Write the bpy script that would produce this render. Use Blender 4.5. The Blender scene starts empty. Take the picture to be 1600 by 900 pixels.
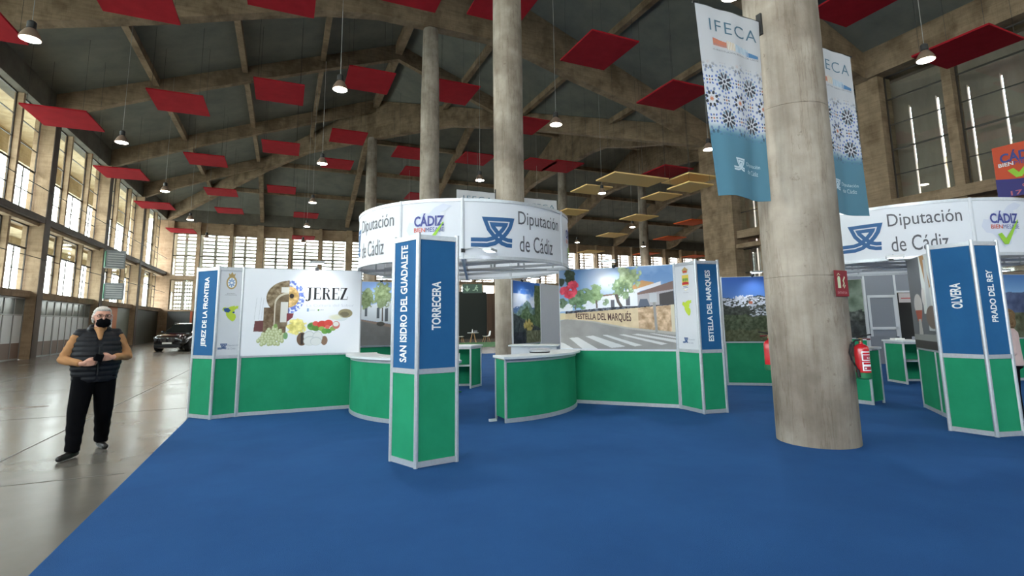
import bpy, math, random
import numpy as np
from mathutils import Vector, Matrix

# ------------------------------------------------------------------ camera, sky, exposure
S = bpy.context.scene
COL = S.collection
YA, PI_, RO = math.radians(23.957), math.radians(7.868), math.radians(-0.716)
_f0 = Vector((math.sin(YA), math.cos(YA), 0)); _r0 = Vector((math.cos(YA), -math.sin(YA), 0)); _u0 = Vector((0, 0, 1))
_f = math.cos(PI_) * _f0 + math.sin(PI_) * _u0
_u = -math.sin(PI_) * _f0 + math.cos(PI_) * _u0
_r = math.cos(RO) * _r0 + math.sin(RO) * _u
_u = -math.sin(RO) * _r0 + math.cos(RO) * _u
cam_data = bpy.data.cameras.new('camera')
cam = bpy.data.objects.new('camera', cam_data); COL.objects.link(cam)
m3 = Matrix((_r, _u, -_f)).transposed()
cam.matrix_world = Matrix.Translation((0, 0, 1.521)) @ m3.to_4x4()
cam_data.sensor_width = 36.0
cam_data.lens = 800.7 / 1600 * 36
cam_data.shift_y = -58.1 / 1600
cam_data.clip_end = 400
S.camera = cam

W = bpy.data.worlds.new('sky'); S.world = W; W.use_nodes = True
_n = W.node_tree.nodes; _l = W.node_tree.links
_bg = _n['Background']
_tc = _n.new('ShaderNodeTexCoord'); _sp = _n.new('ShaderNodeSeparateXYZ'); _rp = _n.new('ShaderNodeValToRGB')
_l.new(_tc.outputs['Generated'], _sp.inputs[0]); _l.new(_sp.outputs['Z'], _rp.inputs[0])
_rp.color_ramp.elements[0].position = 0.0; _rp.color_ramp.elements[0].color = (0.95, 0.96, 0.95, 1)
_rp.color_ramp.elements[1].position = 0.8; _rp.color_ramp.elements[1].color = (0.72, 0.84, 1.0, 1)
_l.new(_rp.outputs[0], _bg.inputs['Color'])
_bg.inputs['Strength'].default_value = 14.0

S.view_settings.view_transform = 'Standard'
S.view_settings.look = 'None'
S.view_settings.exposure = 0.28
S.view_settings.gamma = 1.0
S.view_settings.use_curve_mapping = False
try:
    S.cycles.max_bounces = 8; S.cycles.diffuse_bounces = 5; S.cycles.glossy_bounces = 3
    S.cycles.transparent_max_bounces = 12; S.cycles.caustics_reflective = False; S.cycles.caustics_refractive = False
    S.cycles.sample_clamp_indirect = 6.0
except Exception: pass

def lin(c):
    return tuple(((x / 255.0) / 12.92 if x / 255.0 <= 0.04045 else ((x / 255.0 + 0.055) / 1.055) ** 2.4) for x in c)
def linA(a):
    a = np.clip(a, 0, 1)
    return np.where(a <= 0.04045, a / 12.92, ((a + 0.055) / 1.055) ** 2.4)

# ------------------------------------------------------------------ materials
MATS = {}
def mat(name, c, rough=0.6, metal=0.0, c2=None, scale=4.0, bump=0.0, bscale=None, spec=0.5, emit=None, estr=0.0, stretch=(1, 1, 1), detail=6, coat=0.0, rvar=0.0):
    if name in MATS: return MATS[name]
    m = bpy.data.materials.new(name); m.use_nodes = True
    n, l = m.node_tree.nodes, m.node_tree.links
    p = n['Principled BSDF']
    p.inputs['Base Color'].default_value = (*lin(c), 1)
    p.inputs['Roughness'].default_value = rough; p.inputs['Metallic'].default_value = metal
    p.inputs['Specular IOR Level'].default_value = spec
    p.inputs['Coat Weight'].default_value = coat
    if emit is not None:
        p.inputs['Emission Color'].default_value = (*lin(emit), 1); p.inputs['Emission Strength'].default_value = estr
    if c2 is not None or bump or rvar:
        tc = n.new('ShaderNodeTexCoord'); mp = n.new('ShaderNodeMapping'); mp.inputs['Scale'].default_value = stretch
        l.new(tc.outputs['Object'], mp.inputs[0])
        nz = n.new('ShaderNodeTexNoise'); nz.inputs['Scale'].default_value = scale; nz.inputs['Detail'].default_value = detail
        nz.inputs['Roughness'].default_value = 0.62
        l.new(mp.outputs[0], nz.inputs['Vector'])
        if c2 is not None:
            r = n.new('ShaderNodeValToRGB'); r.color_ramp.elements[0].position = 0.32; r.color_ramp.elements[1].position = 0.68
            r.color_ramp.elements[0].color = (*lin(c2), 1); r.color_ramp.elements[1].color = (*lin(c), 1)
            l.new(nz.outputs['Fac'], r.inputs[0]); l.new(r.outputs[0], p.inputs['Base Color'])
        if rvar:
            mr = n.new('ShaderNodeMapRange'); mr.inputs['To Min'].default_value = rough - rvar; mr.inputs['To Max'].default_value = rough + rvar
            l.new(nz.outputs['Fac'], mr.inputs['Value']); l.new(mr.outputs[0], p.inputs['Roughness'])
        if bump:
            n2 = n.new('ShaderNodeTexNoise'); n2.inputs['Scale'].default_value = bscale or scale * 4; n2.inputs['Detail'].default_value = 3
            l.new(mp.outputs[0], n2.inputs['Vector'])
            b = n.new('ShaderNodeBump'); b.inputs['Strength'].default_value = bump; b.inputs['Distance'].default_value = 0.02
            l.new(n2.outputs['Fac'], b.inputs['Height']); l.new(b.outputs[0], p.inputs['Normal'])
    MATS[name] = m
    return m

def glass_mat(name, tint=(0.93, 0.97, 0.95), gloss=0.1):
    m = bpy.data.materials.new(name); m.use_nodes = True
    n, l = m.node_tree.nodes, m.node_tree.links
    n.remove(n['Principled BSDF'])
    t = n.new('ShaderNodeBsdfTransparent'); t.inputs[0].default_value = (*tint, 1)
    g = n.new('ShaderNodeBsdfGlossy'); g.inputs['Roughness'].default_value = 0.03
    mx = n.new('ShaderNodeMixShader'); mx.inputs[0].default_value = gloss
    l.new(t.outputs[0], mx.inputs[1]); l.new(g.outputs[0], mx.inputs[2]); l.new(mx.outputs[0], n['Material Output'].inputs[0])
    MATS[name] = m
    return m

def concrete_mat(name, c, c2, stain, rough=0.85, board=0.0, vert=True):
    """shuttered concrete: cloudy base, vertical streaks, dark stains and fine pits"""
    m = bpy.data.materials.new(name); m.use_nodes = True
    n, l = m.node_tree.nodes, m.node_tree.links; p = n['Principled BSDF']
    p.inputs['Roughness'].default_value = rough; p.inputs['Specular IOR Level'].default_value = 0.25
    tc = n.new('ShaderNodeTexCoord')
    def noise(sc, stretch, det=6):
        mp = n.new('ShaderNodeMapping'); mp.inputs['Scale'].default_value = stretch; l.new(tc.outputs['Object'], mp.inputs[0])
        z = n.new('ShaderNodeTexNoise'); z.inputs['Scale'].default_value = sc; z.inputs['Detail'].default_value = det; z.inputs['Roughness'].default_value = 0.65
        l.new(mp.outputs[0], z.inputs['Vector']); return z
    a = noise(1.3, (1, 1, 1)); s = noise(2.2, (3, 3, 0.22) if vert else (0.3, 0.3, 5)); d = noise(0.9, (1, 1, 0.8), 3)
    r = n.new('ShaderNodeValToRGB'); r.color_ramp.elements[0].position = 0.35; r.color_ramp.elements[1].position = 0.66
    r.color_ramp.elements[0].color = (*lin(c2), 1); r.color_ramp.elements[1].color = (*lin(c), 1); l.new(a.outputs['Fac'], r.inputs[0])
    r2 = n.new('ShaderNodeValToRGB'); r2.color_ramp.elements[0].position = 0.34; r2.color_ramp.elements[1].position = 0.56
    r2.color_ramp.elements[0].color = (0.80, 0.78, 0.76, 1); r2.color_ramp.elements[1].color = (1, 1, 1, 1); l.new(s.outputs['Fac'], r2.inputs[0])
    r3 = n.new('ShaderNodeValToRGB'); r3.color_ramp.elements[0].position = 0.38; r3.color_ramp.elements[1].position = 0.52
    r3.color_ramp.elements[0].color = (*stain, 1); r3.color_ramp.elements[1].color = (1, 1, 1, 1); l.new(d.outputs['Fac'], r3.inputs[0])
    def mul(x, y):
        k = n.new('ShaderNodeMix'); k.data_type = 'RGBA'; k.blend_type = 'MULTIPLY'; k.inputs[0].default_value = 1.0
        l.new(x, k.inputs[6]); l.new(y, k.inputs[7]); return k.outputs[2]
    c_ = noise(0.8, (2.2, 2.2, 0.22), 7); r4 = n.new('ShaderNodeValToRGB'); e = r4.color_ramp.elements; e[0].position = 0.488; e[0].color = (1, 1, 1, 1); e[1].position = 0.512; e[1].color = (1, 1, 1, 1)
    k = e.new(0.5); k.color = (0.80, 0.77, 0.75, 1) if vert else (0.85, 0.84, 0.82, 1); l.new(c_.outputs['Fac'], r4.inputs[0])
    g_ = noise(9, (1, 1, 1), 4); r5 = n.new('ShaderNodeValToRGB'); r5.color_ramp.elements[0].position = 0.28; r5.color_ramp.elements[0].color = (0.7, 0.68, 0.66, 1); r5.color_ramp.elements[1].position = 0.36; r5.color_ramp.elements[1].color = (1, 1, 1, 1); l.new(g_.outputs['Fac'], r5.inputs[0])
    l.new(mul(mul(mul(mul(r.outputs[0], r2.outputs[0]), r3.outputs[0]), r4.outputs[0]), r5.outputs[0]), p.inputs['Base Color'])
    f = noise(14, (1, 1, 0.4)); b = n.new('ShaderNodeBump'); b.inputs['Strength'].default_value = 0.35; b.inputs['Distance'].default_value = 0.03
    l.new(f.outputs['Fac'], b.inputs['Height']); l.new(b.outputs[0], p.inputs['Normal'])
    MATS[name] = m
    return m

M_ALU = mat('brushed aluminium', (204, 207, 211), 0.38, 0.4, c2=(192, 195, 200), scale=30)
M_GREEN = mat('green fibre panel', (36, 150, 106), 0.8, c2=(31, 141, 98), scale=3, bump=0.05, bscale=300, spec=0.2)
M_BLUE = mat('blue panel', (40, 98, 146), 0.75, c2=(36, 92, 140), scale=3, bump=0.05, bscale=300, spec=0.2)
M_WHITEP = mat('white panel', (212, 214, 219), 0.55, c2=(207, 210, 215), scale=2)
M_GREYP = mat('grey panel', (132, 136, 146), 0.7)
M_TOP = mat('white counter laminate', (226, 230, 232), 0.35)
M_WHITE = mat('white print', (240, 242, 242), 0.6)
M_DKTEXT = mat('dark grey print', (92, 92, 98), 0.6)
M_BLACK = mat('black print', (22, 22, 24), 0.6)
M_NAVY = mat('navy print', (38, 78, 132), 0.6)
M_NAVY2 = mat('indigo print', (62, 70, 140), 0.6)
M_ORANGE = mat('orange print', (214, 92, 60), 0.6)
M_LIME = mat('lime print', (150, 200, 50), 0.55)
M_LIMED = mat('pale lime print', (183, 205, 60), 0.6)
M_LAV = mat('pale lavender print', (208, 212, 226), 0.6)
M_CARPET = mat('blue carpet', (50, 94, 150), 0.95, c2=(46, 87, 141), scale=1.2, bump=0.5, bscale=220, spec=0.08)
M_PLAST = mat('white plastic', (225, 228, 230), 0.4)
M_DARKMET = mat('dark metal', (58, 58, 58), 0.5, 0.6)
M_RED = mat('red acoustic felt', (164, 32, 42), 0.95, c2=(148, 28, 38), scale=2, spec=0.1)
M_YEL = mat('ochre acoustic felt', (252, 214, 144), 0.95, spec=0.1)
M_ORF = mat('orange acoustic felt', (226, 100, 48), 0.95, spec=0.1)
M_COLC = concrete_mat('column concrete', (178, 167, 153), (150, 139, 126), (0.74, 0.72, 0.70))
M_WALLC = concrete_mat('wall concrete', (184, 160, 132), (162, 140, 114), (0.8, 0.78, 0.75), vert=False)
M_BEAMC = concrete_mat('beam concrete', (150, 130, 106), (128, 110, 88), (0.7, 0.68, 0.65), vert=False)
M_SOFF = mat('dark roof soffit', (122, 122, 112), 0.9, c2=(104, 106, 100), scale=0.7, spec=0.1)
M_FASC = mat('dark grey render', (112, 108, 98), 0.9, c2=(92, 88, 80), scale=1.0, spec=0.15)
M_FRAME = mat('bronze window frame', (62, 56, 50), 0.5, 0.3)
M_PANE = glass_mat('window glass')
M_HOOD = concrete_mat('hood concrete', (214, 196, 164), (196, 176, 142), (0.8, 0.78, 0.74), vert=False)
M_LOUV = mat('pale louvre concrete', (205, 200, 192), 0.8)
M_FIN = mat('brown concrete fin', (180, 162, 150), 0.85, c2=(142, 125, 115), scale=0.6, stretch=(1, 1, 0.25))

# ------------------------------------------------------------------ mesh builder
class MB:
    def __init__(s): s.v = []; s.f = []
    def add(s, vs, fs):
        o = len(s.v); s.v += [tuple(x) for x in vs]; s.f += [tuple(i + o for i in f) for f in fs]; return s
    def box(s, x0, x1, y0, y1, z0, z1):
        return s.add([(x0, y0, z0), (x1, y0, z0), (x1, y1, z0), (x0, y1, z0), (x0, y0, z1), (x1, y0, z1), (x1, y1, z1), (x0, y1, z1)],
                     [(0, 3, 2, 1), (4, 5, 6, 7), (0, 1, 5, 4), (1, 2, 6, 5), (2, 3, 7, 6), (3, 0, 4, 7)])
    def seg(s, A, B, t, z0, z1, off=0.0):
        """box along plan segment A-B, thickness t, shifted off to its left"""
        A = Vector(A); B = Vector(B); d = (B - A).normalized(); n = Vector((-d.y, d.x))
        a = n * (off + t / 2); b = n * (off - t / 2)
        return s.prism([A + b, B + b, B + a, A + a], z0, z1)
    def prism(s, P, z0, z1):
        n = len(P); vs = [(p[0], p[1], z0) for p in P] + [(p[0], p[1], z1) for p in P]
        fs = [tuple(range(n))[::-1], tuple(range(n, 2 * n))] + [(i, (i + 1) % n, n + (i + 1) % n, n + i) for i in range(n)]
        return s.add(vs, fs)
    def vprism(s, O, d, P, w):
        """polygon P of (run, z) in the vertical plane through O along d, thickness w"""
        d = Vector(d).normalized(); nn = Vector((-d.y, d.x)) * w / 2; O = Vector(O); n = len(P)
        vs = [((O + d * a + nn).x, (O + d * a + nn).y, z) for a, z in P] + [((O + d * a - nn).x, (O + d * a - nn).y, z) for a, z in P]
        return s.add(vs, [tuple(range(n)), tuple(range(n, 2 * n))[::-1]] + [(i, n + i, n + (i + 1) % n, (i + 1) % n) for i in range(n)])
    def tube(s, p0, p1, r, n=8, r1=None, caps=True):
        p0 = Vector(p0); p1 = Vector(p1); d = (p1 - p0).normalized(); r1 = r if r1 is None else r1
        a = d.cross(Vector((0, 0, 1)) if abs(d.z) < 0.9 else Vector((1, 0, 0))).normalized(); b = d.cross(a)
        vs = [p0 + (a * math.cos(2 * math.pi * i / n) + b * math.sin(2 * math.pi * i / n)) * r for i in range(n)]
        vs += [p1 + (a * math.cos(2 * math.pi * i / n) + b * math.sin(2 * math.pi * i / n)) * r1 for i in range(n)]
        fs = [(i, (i + 1) % n, n + (i + 1) % n, n + i) for i in range(n)]
        if caps: fs += [tuple(range(n))[::-1], tuple(range(n, 2 * n))]
        return s.add(vs, fs)
    def path(s, pts, r, n=6):
        for a, b in zip(pts[:-1], pts[1:]): s.tube(a, b, r, n)
        return s
    def lathe(s, c, prof, n=24, ax=None):
        """prof of (radius, height) about a vertical axis at c"""
        k = len(prof); vs = []
        for r, z in prof:
            for i in range(n):
                a = 2 * math.pi * i / n; vs.append((c[0] + r * math.cos(a), c[1] + r * math.sin(a), c[2] + z))
        fs = [(j * n + i, j * n + (i + 1) % n, (j + 1) * n + (i + 1) % n, (j + 1) * n + i) for j in range(k - 1) for i in range(n)]
        fs += [tuple(range(n))[::-1], tuple((k - 1) * n + i for i in range(n))]
        return s.add(vs, fs)
    def ell(s, c, r, n=12, m=8):
        vs = []; fs = []
        for j in range(m + 1):
            t = math.pi * j / m
            for i in range(n):
                a = 2 * math.pi * i / n; vs.append((c[0] + r[0] * math.sin(t) * math.cos(a), c[1] + r[1] * math.sin(t) * math.sin(a), c[2] + r[2] * math.cos(t)))
        for j in range(m):
            for i in range(n): fs.append((j * n + i, (j + 1) * n + i, (j + 1) * n + (i + 1) % n, j * n + (i + 1) % n))
        return s.add(vs, fs)
    def arc(s, c, r0, r1, a0, a1, z0, z1, n=24):
        vs = []; 
        for i in range(n + 1):
            a = math.radians(a0 + (a1 - a0) * i / n)
            for r, z in ((r0, z0), (r1, z0), (r1, z1), (r0, z1)): vs.append((c[0] + r * math.cos(a), c[1] + r * math.sin(a), z))
        fs = [(0, 1, 2, 3), (4 * n + 3, 4 * n + 2, 4 * n + 1, 4 * n)]
        for i in range(n):
            for k in range(4): fs.append((4 * i + k, 4 * i + 4 + k, 4 * i + 4 + (k + 1) % 4, 4 * i + (k + 1) % 4))
        return s.add(vs, fs)
    def obj(s, name, m, parent=None, smooth=False, bevel=0.0):
        me = bpy.data.meshes.new(name); me.from_pydata(s.v, [], s.f); me.update()
        return link(name, me, m, parent, smooth, bevel)

def link(name, me, m, parent=None, smooth=False, bevel=0.0):
    o = bpy.data.objects.new(name, me); COL.objects.link(o)
    if m is not None and not me.materials: me.materials.append(m)
    if smooth:
        for p in me.polygons: p.use_smooth = True
        if smooth == 'auto':
            try: me.set_sharp_from_angle(angle=math.radians(40))
            except Exception: pass
    if bevel:
        b = o.modifiers.new('bevel', 'BEVEL'); b.width = bevel; b.segments = 2; b.limit_method = 'ANGLE'
    if parent is not None: adopt(o, parent)
    return o
def world_of(p):
    m = p.matrix_basis.copy()
    if p.parent: m = world_of(p.parent) @ p.matrix_parent_inverse @ m
    return m
def adopt(o, parent):
    o.parent = parent; o.matrix_parent_inverse = world_of(parent).inverted()
def thing(name, label, cat, loc=(0, 0, 0), group=None, rotz=0):
    o = bpy.data.objects.new(name, None); COL.objects.link(o); o.location = loc; o.empty_display_size = 0.1
    o.rotation_euler = (0, 0, rotz)
    o['label'] = label; o['category'] = cat
    if group: o['group'] = group
    return o
def tag(o, label, cat, group=None):
    o['label'] = label; o['category'] = cat
    if group: o['group'] = group
    return o
def struct(o): o['kind'] = 'structure'; return o
def dup(root, loc, label=None, rotz=None, group=None):
    r = root.copy(); COL.objects.link(r); r.location = loc
    if rotz is not None: r.rotation_euler = (0, 0, rotz)
    if label: r['label'] = label
    if group: r['group'] = group
    def rec(src, dst):
        for ch in list(src.children):
            c = ch.copy(); COL.objects.link(c); c.parent = dst; rec(ch, c)
    rec(root, r)
    return r

# ------------------------------------------------------------------ flat print helpers
_fontcache = {}
def text2d(s, bold=0.0, spacing=1.0):
    key = (s, bold, spacing)
    if key not in _fontcache:
        cu = bpy.data.curves.new('t', 'FONT'); cu.body = s; cu.size = 1; cu.offset = bold; cu.resolution_u = 3; cu.space_character = spacing
        o = bpy.data.objects.new('t', cu); COL.objects.link(o)
        dg = bpy.context.evaluated_depsgraph_get(); me = bpy.data.meshes.new_from_object(o.evaluated_get(dg))
        v = [(p.co.x, p.co.y) for p in me.vertices]; f = [tuple(p.vertices) for p in me.polygons]
        bpy.data.objects.remove(o); bpy.data.curves.remove(cu); bpy.data.meshes.remove(me)
        _fontcache[key] = (v, f)
    return _fontcache[key]
class P2:
    """2-D print: shapes in (u, v) metres on a surface"""
    def __init__(s): s.v = []; s.f = []
    def add(s, v, f):
        o = len(s.v); s.v += list(v); s.f += [tuple(i + o for i in q) for q in f]; return s
    def poly(s, P): return s.add(P, [tuple(range(len(P)))])
    def ell(s, u, v, a, b, n=20): return s.poly([(u + a * math.cos(2 * math.pi * i / n), v + b * math.sin(2 * math.pi * i / n)) for i in range(n)])
    def text(s, t, u, v, w, h, bold=0.0, rot=False, spacing=1.0):
        """fit text in box with lower-left (u,v), width w, height h; rot: reads upwards"""
        V, F = text2d(t, bold, spacing); xs = [p[0] for p in V]; ys = [p[1] for p in V]
        x0, x1, y0, y1 = min(xs), max(xs), min(ys), max(ys)
        if rot:
            Q = [(u + w * (1 - (y - y0) / (y1 - y0)), v + h * (x - x0) / (x1 - x0)) for x, y in V]
        else:
            Q = [(u + w * (x - x0) / (x1 - x0), v + h * (y - y0) / (y1 - y0)) for x, y in V]
        return s.add(Q, F)
    def stroke(s, pts, w):
        n = len(pts); L = []; R = []
        for i in range(n):
            p = Vector(pts[i]); a = (p - Vector(pts[i - 1])).normalized() if i else None; b = (Vector(pts[i + 1]) - p).normalized() if i < n - 1 else None
            if a is None: a = b
            if b is None: b = a
            t = a + b
            if t.length < 1e-4: t = a
            t.normalize(); nn = Vector((-t.y, t.x)); k = min(1 / max(0.3, abs(nn.dot(Vector((-a.y, a.x))))), 2.2)
            L.append(tuple(p + nn * w / 2 * k)); R.append(tuple(p - nn * w / 2 * k))
        return s.add(L + R, [(i, i + 1, n + i + 1, n + i) for i in range(n - 1)])
    def obj(s, name, m, parent, mp):
        me = bpy.data.meshes.new(name)
        if getattr(parent, 'get', None) and parent.get('category') in ('canopy', 'banner'):   # curved carriers: follow the bend
            import bmesh
            me.from_pydata([(u, v, 0) for u, v in s.v], [], s.f); bm = bmesh.new(); bm.from_mesh(me)
            for _ in range(4):
                bmesh.ops.triangulate(bm, faces=[f for f in bm.faces if len(f.verts) > 3])
                es = [e for e in bm.edges if e.calc_length() > .07]
                if not es: break
                bmesh.ops.subdivide_edges(bm, edges=es, cuts=1)
            bmesh.ops.triangulate(bm, faces=[f for f in bm.faces if len(f.verts) > 3])
            for v in bm.verts: v.co = Vector(mp(v.co.x, v.co.y))
            bm.to_mesh(me); bm.free()
        else: me.from_pydata([mp(u, v) for u, v in s.v], [], s.f)
        me.update()
        return link(name, me, m, parent)
def flat_map(O, ud, off=0.004, n=None):
    """surface with lower-left corner O (3-D), horizontal direction ud, v up; print stands off along the outward normal (right of ud)"""
    O = Vector(O); d = Vector((ud[0], ud[1], 0)).normalized(); nn = Vector((d.y, -d.x, 0)) * off
    n1 = nn.normalized()
    return lambda u, v, e=0.0: tuple(O + d * u + nn + n1 * e + Vector((0, 0, v)))
def offs(pts, d):
    out = []; n = len(pts)
    for i in range(n):
        p = Vector(pts[i]); a = (p - Vector(pts[i - 1])).normalized() if i else None; b = (Vector(pts[i + 1]) - p).normalized() if i < n - 1 else None
        if a is None: a = b
        if b is None: b = a
        na = Vector((-a.y, a.x)); nb = Vector((-b.y, b.x)); t = (na + nb)
        if t.length < 0.2: t = na
        t.normalize(); k = min(1 / max(0.35, t.dot(na)), 2.4)
        out.append(tuple(p + t * d * k))
    return out
def council_logo(P, u, v, s):
    """woven ribbon emblem: doubled ribbon that loops into a bowl; box s wide, 0.68 s high, lower-left u,v"""
    main = [(0, .098), (.377, .098), (.54, .14), (.705, .256), (.82, .387), (.895, .50), (.925, .594), (.415, .594), (.475, .436), (.607, .272), (.77, .14), (.88, .105), (1.0, .098)]
    for d in (.062, -.062):
        q = offs(main, d); P.stroke([(u + a * s, v + b * s) for a, b in q], 0.094 * s)
    return P
def cadiz_map(P, u, v, s):
    pts = [(.0, .45), (.06, .62), (.15, .60), (.22, .72), (.36, .80), (.5, .78), (.62, .9), (.8, .98), (.98, .93), (.86, .84), (.74, .80), (.78, .62), (.72, .48), (.76, .33), (.62, .24), (.58, .08), (.42, .0), (.32, .16), (.2, .3), (.08, .32)]
    return P.poly([(u + a * s, v + b * s) for a, b in pts])
def town_map(P, u, v, w, h):
    pts = [(0, .72), (.04, .86), (.16, .90), (.30, .84), (.46, .93), (.60, .96), (.72, 1.0), (.74, .93), (.84, .98), (.98, .97), (.92, .88), (.98, .82), (.84, .80), (.72, .70), (.76, .60), (.66, .54), (.80, .44), (.84, .28), (.78, .10), (.64, .0), (.50, .10), (.36, .22), (.24, .40), (.22, .56), (.10, .66)]
    return P.poly([(u + a * w, v + b * h) for a, b in pts])
def brand_block(o_name, parent, mp, u, v, s, check=True):
    """CADIZ BIENMESABE mark, s wide, top-left anchored at (u, v)"""
    cadiz_map(P2(), u - .28 * s, v - 1.22 * s, 1.55 * s).obj('map_print', M_LAV, parent, lambda a, b: mp(a, b))
    f2 = (lambda a, b: mp(a, b, .007)) 
    P2().text('C\u00c1DIZ', u, v - .42 * s, s, .42 * s, 0.03).obj('lettering', M_NAVY2, parent, f2)
    P2().text('BIEN', u, v - .60 * s, .38 * s, .14 * s, 0.01).obj('lettering', M_ORANGE, parent, f2)
    P2().text('MESABE', u + .40 * s, v - .60 * s, .60 * s, .14 * s, 0.0).obj('lettering', M_NAVY2, parent, f2)
    P2().poly([(u + .18 * s, v - .78 * s), (u + .32 * s, v - .74 * s), (u + .44 * s, v - .93 * s), (u + .95 * s, v - .30 * s), (u + .99 * s, v - .30 * s), (u + .50 * s, v - 1.12 * s), (u + .36 * s, v - 1.12 * s)]).obj('tick_print', M_LIME, parent, lambda a, b: mp(a, b, .010))

# painted photographs: a fine grid whose points carry colour
_nsc = {}
def vnoise(U, V, fu, fv, seed, octv=4):
    out = np.zeros_like(U); amp = 1; tot = 0
    for k in range(octv):
        rs = np.random.RandomState(seed * 31 + k); nu = int(fu * 2 ** k) + 3; nv = int(fv * 2 ** k) + 3; g = rs.rand(nv + 1, nu + 1)
        x = np.clip(U, 0, 1) * fu * 2 ** k; y = np.clip(V, 0, 1) * fv * 2 ** k; xi = x.astype(int); yi = y.astype(int); fx = x - xi; fy = y - yi
        fx = fx * fx * (3 - 2 * fx); fy = fy * fy * (3 - 2 * fy)
        val = (g[yi, xi] * (1 - fx) + g[yi, xi + 1] * fx) * (1 - fy) + (g[yi + 1, xi] * (1 - fx) + g[yi + 1, xi + 1] * fx) * fy
        out += val * amp; tot += amp; amp *= 0.55
    return out / tot
class Paint:
    def __init__(s, w, h, nx, bg=(0.9, 0.9, 0.9)):
        s.w = w; s.h = h; s.nx = nx; s.ny = max(2, int(nx * h / w))
        u = np.linspace(0, 1, s.nx + 1); v = np.linspace(0, 1, s.ny + 1); s.U, s.V = np.meshgrid(u, v)   # V: 0 bottom, 1 top
        s.T = 1 - s.V; s.C = np.zeros(s.U.shape + (3,)); s.C[:] = np.array(bg); s.a = w / h
    def put(s, mask, c):
        m = np.clip(mask.astype(float), 0, 1)[..., None]; c = np.array(c, float) / 255.0 if not isinstance(c, np.ndarray) else c
        s.C = s.C * (1 - m) + c * m; return s
    def ell(s, cu, ct, ru, rt, c, soft=0.06):
        d = ((s.U - cu) / ru) ** 2 + ((s.T - ct) / rt) ** 2; return s.put(np.clip((1 - d) / soft / 2 + .5, 0, 1), c)
    def poly(s, P, c):
        ins = np.zeros(s.U.shape, bool); n = len(P); x, y = s.U, s.T
        for i in range(n):
            x1, y1 = P[i]; x2, y2 = P[(i + 1) % n]
            if y1 == y2: continue
            cond = ((y1 > y) != (y2 > y)) & (x < (x2 - x1) * (y - y1) / (y2 - y1) + x1); ins ^= cond
        return s.put(ins, c)
    def noise(s, f, seed, octv=4, g=1.0): return vnoise(s.U, s.V, f * g, f / s.a * g if s.a else f, seed, octv)
    def obj(s, name, parent, mp, label=None):
        ny, nx = s.U.shape; idx = np.arange(ny * nx).reshape(ny, nx)
        us = (s.U * s.w).ravel(); vs = (s.V * s.h).ravel()
        o0 = np.array(mp(0, 0)); 
        if getattr(s, 'curved', False): co = np.array([mp(a, b) for a, b in zip(us, vs)])
        else:
            du = np.array(mp(1, 0)) - o0; dv = np.array(mp(0, 1)) - o0; co = o0 + us[:, None] * du + vs[:, None] * dv
        q = np.stack([idx[:-1, :-1], idx[:-1, 1:], idx[1:, 1:], idx[1:, :-1]], -1).reshape(-1, 4)
        me = bpy.data.meshes.new(name); me.vertices.add(len(co)); me.vertices.foreach_set('co', co.astype(np.float32).ravel())
        me.loops.add(q.size); me.loops.foreach_set('vertex_index', q.ravel().astype(np.int32)); me.polygons.add(len(q))
        me.polygons.foreach_set('loop_start', np.arange(0, q.size, 4, dtype=np.int32)); me.update(calc_edges=True)
        at = me.color_attributes.new('Col', 'FLOAT_COLOR', 'POINT')
        cc = np.ones((len(co), 4)); cc[:, :3] = linA(s.C.reshape(-1, 3)); at.data.foreach_set('color', cc.astype(np.float32).ravel())
        o = link(name, me, print_mat(), parent)
        if label: o['label'] = label
        return o
def print_mat():
    if 'printed film' in MATS: return MATS['printed film']
    m = bpy.data.materials.new('printed film'); m.use_nodes = True; n, l = m.node_tree.nodes, m.node_tree.links; p = n['Principled BSDF']
    a = n.new('ShaderNodeAttribute'); a.attribute_name = 'Col'; l.new(a.outputs['Color'], p.inputs['Base Color'])
    p.inputs['Roughness'].default_value = 0.5; p.inputs['Specular IOR Level'].default_value = 0.3
    MATS['printed film'] = m; return m

# ================================================================== THE HALL
XL, XR, YB, YS, YF, XE = -11.55, 24.4, 62.4, 23.5, -14.0, 72.0   # left, right, back, inner corner, front, east end
RX, RY = 6.4, 42.95; ZT, Z0, ZR = 12.42, 13.6, 20.4
# ground outside and hall floor
ground = struct(MB().box(-120, 160, -90, 160, -0.5, -0.06).obj('ground', mat('pale paving outside', (190, 186, 176), 0.9, c2=(176, 172, 160), scale=0.3)))
def floor_mat():
    m = mat('polished concrete', (116, 112, 105), 0.24, c2=(97, 93, 87), scale=0.55, detail=8, rvar=0.10, spec=0.3, bump=0.015, bscale=3)
    return m
fl = struct(MB().prism([(XL, YF), (XR, YF), (XR, YS), (XE, YS), (XE, YB), (XL, YB)], -0.3, 0.0).obj('floor', floor_mat()))
jb = MB()
for x in (-7.2, -2.9, 1.4): jb.box(x - .012, x + .012, YF, YB - .1, 0, .0015)
for k in range(16):
    y = -12 + 4.7 * k
    jb.box(XL, -1.45, y - .012, y + .012, 0, .0015)
jb.obj('saw_joint', mat('dark joint filler', (96, 92, 86), 0.6), fl)
sb = MB()
random.seed(5)
for cx, cy, rx, ry in ((-4.9, 13.1, .8, .18),):
    P = [(cx + rx * math.cos(a) * (.8 + .3 * random.random()), cy + ry * math.sin(a) * (.8 + .4 * random.random())) for a in [2 * math.pi * i / 18 for i in range(18)]]
    sb.prism(P, 0, .001)
sb.obj('floor_stain', mat('brown floor stain', (104, 92, 80), 0.35), fl)

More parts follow.
